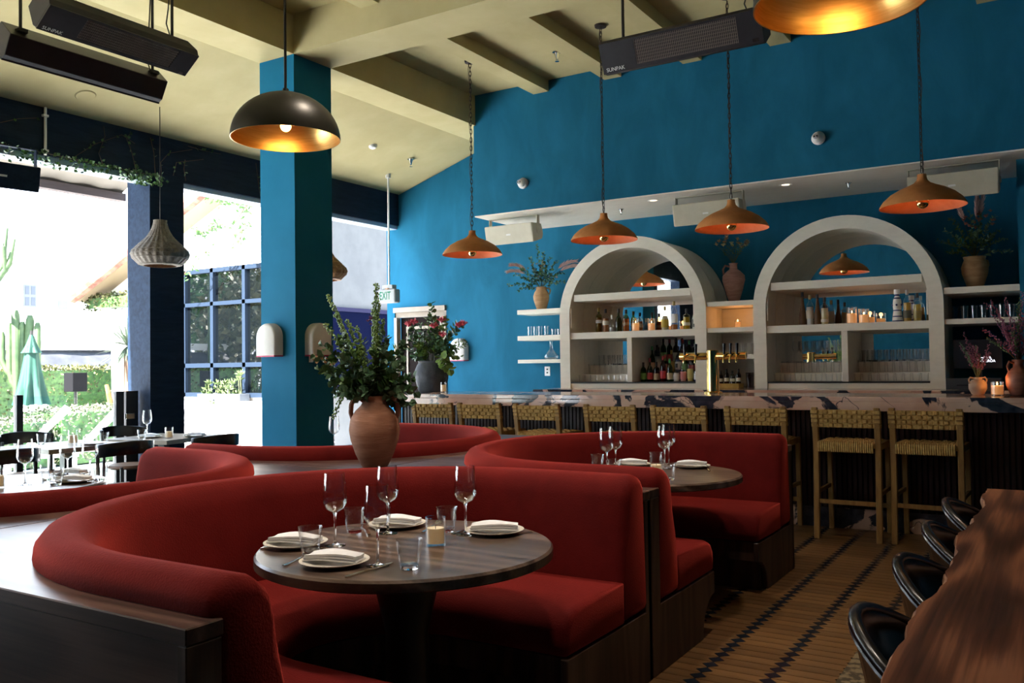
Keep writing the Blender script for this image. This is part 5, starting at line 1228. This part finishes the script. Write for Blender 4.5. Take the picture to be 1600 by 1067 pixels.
# patio tables and chairs
ASH = mat('pale_ash_top', (.22, .18, .13), .35, var=(.30, .25, .19), scale=3, stretch=(1.5, 9, 9))
def ptable(x, y, label):
    t = thing('patio_table', label, 'table', (x, y, 0)); MB().box(-.36, .36, -.36, .36, .70, .74).build('tabletop', ASH, t, bevel=.003)
    MB().box(-.035, .035, -.035, .035, .02, .70).build('pedestal', BLKM, t); MB().box(-.25, .25, -.25, .25, 0, .02).build('base', BLKM, t); return t
ta = ptable(-7.15, 5.27, 'square pale patio table in front of the dark navy post')
ta.rotation_euler = (0, 0, .2); ptable(-7.22, 4.36, 'square pale patio table beside the glass railing at the left')
def pchair():
    t = thing('patio_chair', '', 'chair', (0, 0, 0)); P = [(.235 * cos(a) , .235 * sin(a), .74 + .03 * cos(a - PI)) for a in [PI * .58 + PI * .84 * k / 16 for k in range(17)]]
    R = []
    for x, y, z in P:
        n = Vector((x, y, 0)).normalized(); R.append([(x, y, z - .055), (x + n.x * .022, y + n.y * .022, z - .055), (x + n.x * .024, y + n.y * .024, z + .045), (x, y, z + .05)])
    MB().rings(R).build('backrest', BLKP, t, smooth=.7, bevel=.004, seg=1)
    for k in (0, 16):
        x, y, z = P[k]; MB().tube([(x, y * .98, z), (x * 1.15, y * .97, .42), (x * 1.3, y * .98, 0)], .015, 8).build('leg', BLKM, t, smooth=True)
        MB().tube([(.17, y * .85, .45), (.19, y * .9, 0)], .015, 8).build('leg', BLKM, t, smooth=True)
    MB().lathe([(0, .42), (.19, .42), (.21, .435), (.20, .455), (0, .458)], 28).build('seat', mat('tan_seat', (.16, .07, .03), .5), t, smooth=.8); return t
c0 = pchair()
for k, (x, y, rz, lab) in enumerate(((-6.36, 4.28, PI * 0 + PI, 'black patio chair with its back to the red booths, before the left table'), (-6.22, 5.02, PI + .1, 'black patio chair between the pale table and the left edge of the blue column'), (-7.72, 5.30, .0, 'black patio chair behind the right pale table, by the navy post'), (-6.55, 3.46, PI, 'black patio chair cut by the left edge of the photo'), (-7.86, 4.42, 0, 'black patio chair behind the left railing post'))):
    if k == 0: c0.location = (x, y, 0); c0.rotation_euler = (0, 0, rz); tag(c0, lab, 'chair', 'black patio chairs')
    else: dup(c0, (x, y, 0), rz, lab, 'black patio chairs')
G4 = 'settings on the patio tables'
wine('left wine glass on the patio table before the navy post', (-7.27, 5.18, Z), G4); wine('right wine glass on the patio table before the navy post', (-6.98, 5.42, Z), G4)
tumb('tumbler on the patio table before the navy post', (-7.02, 4.95, Z), G4); candle('ivory candle on the patio table before the navy post', (-6.95, 5.18, Z), h=.1, r=.036)
for (x, y), q in (((-7.15, 5.12), 'left'), ((-6.84, 5.38), 'right')):
    plate('%s plate on the patio table before the navy post' % q, (x, y, Z), G4); napkin('folded napkin on the %s plate of the patio table before the navy post' % q, (x, y, Z + .004), .4, G4)
tumb('left tumbler on the patio table beside the railing', (-7.45, 4.28, Z), G4); tumb('right tumbler on the patio table beside the railing', (-7.05, 4.6, Z), G4); candle('ivory candle on the patio table beside the railing', (-7.22, 4.42, Z), h=.12, r=.04)
plate('plate on the patio table beside the railing', (-6.98, 4.45, Z), G4)
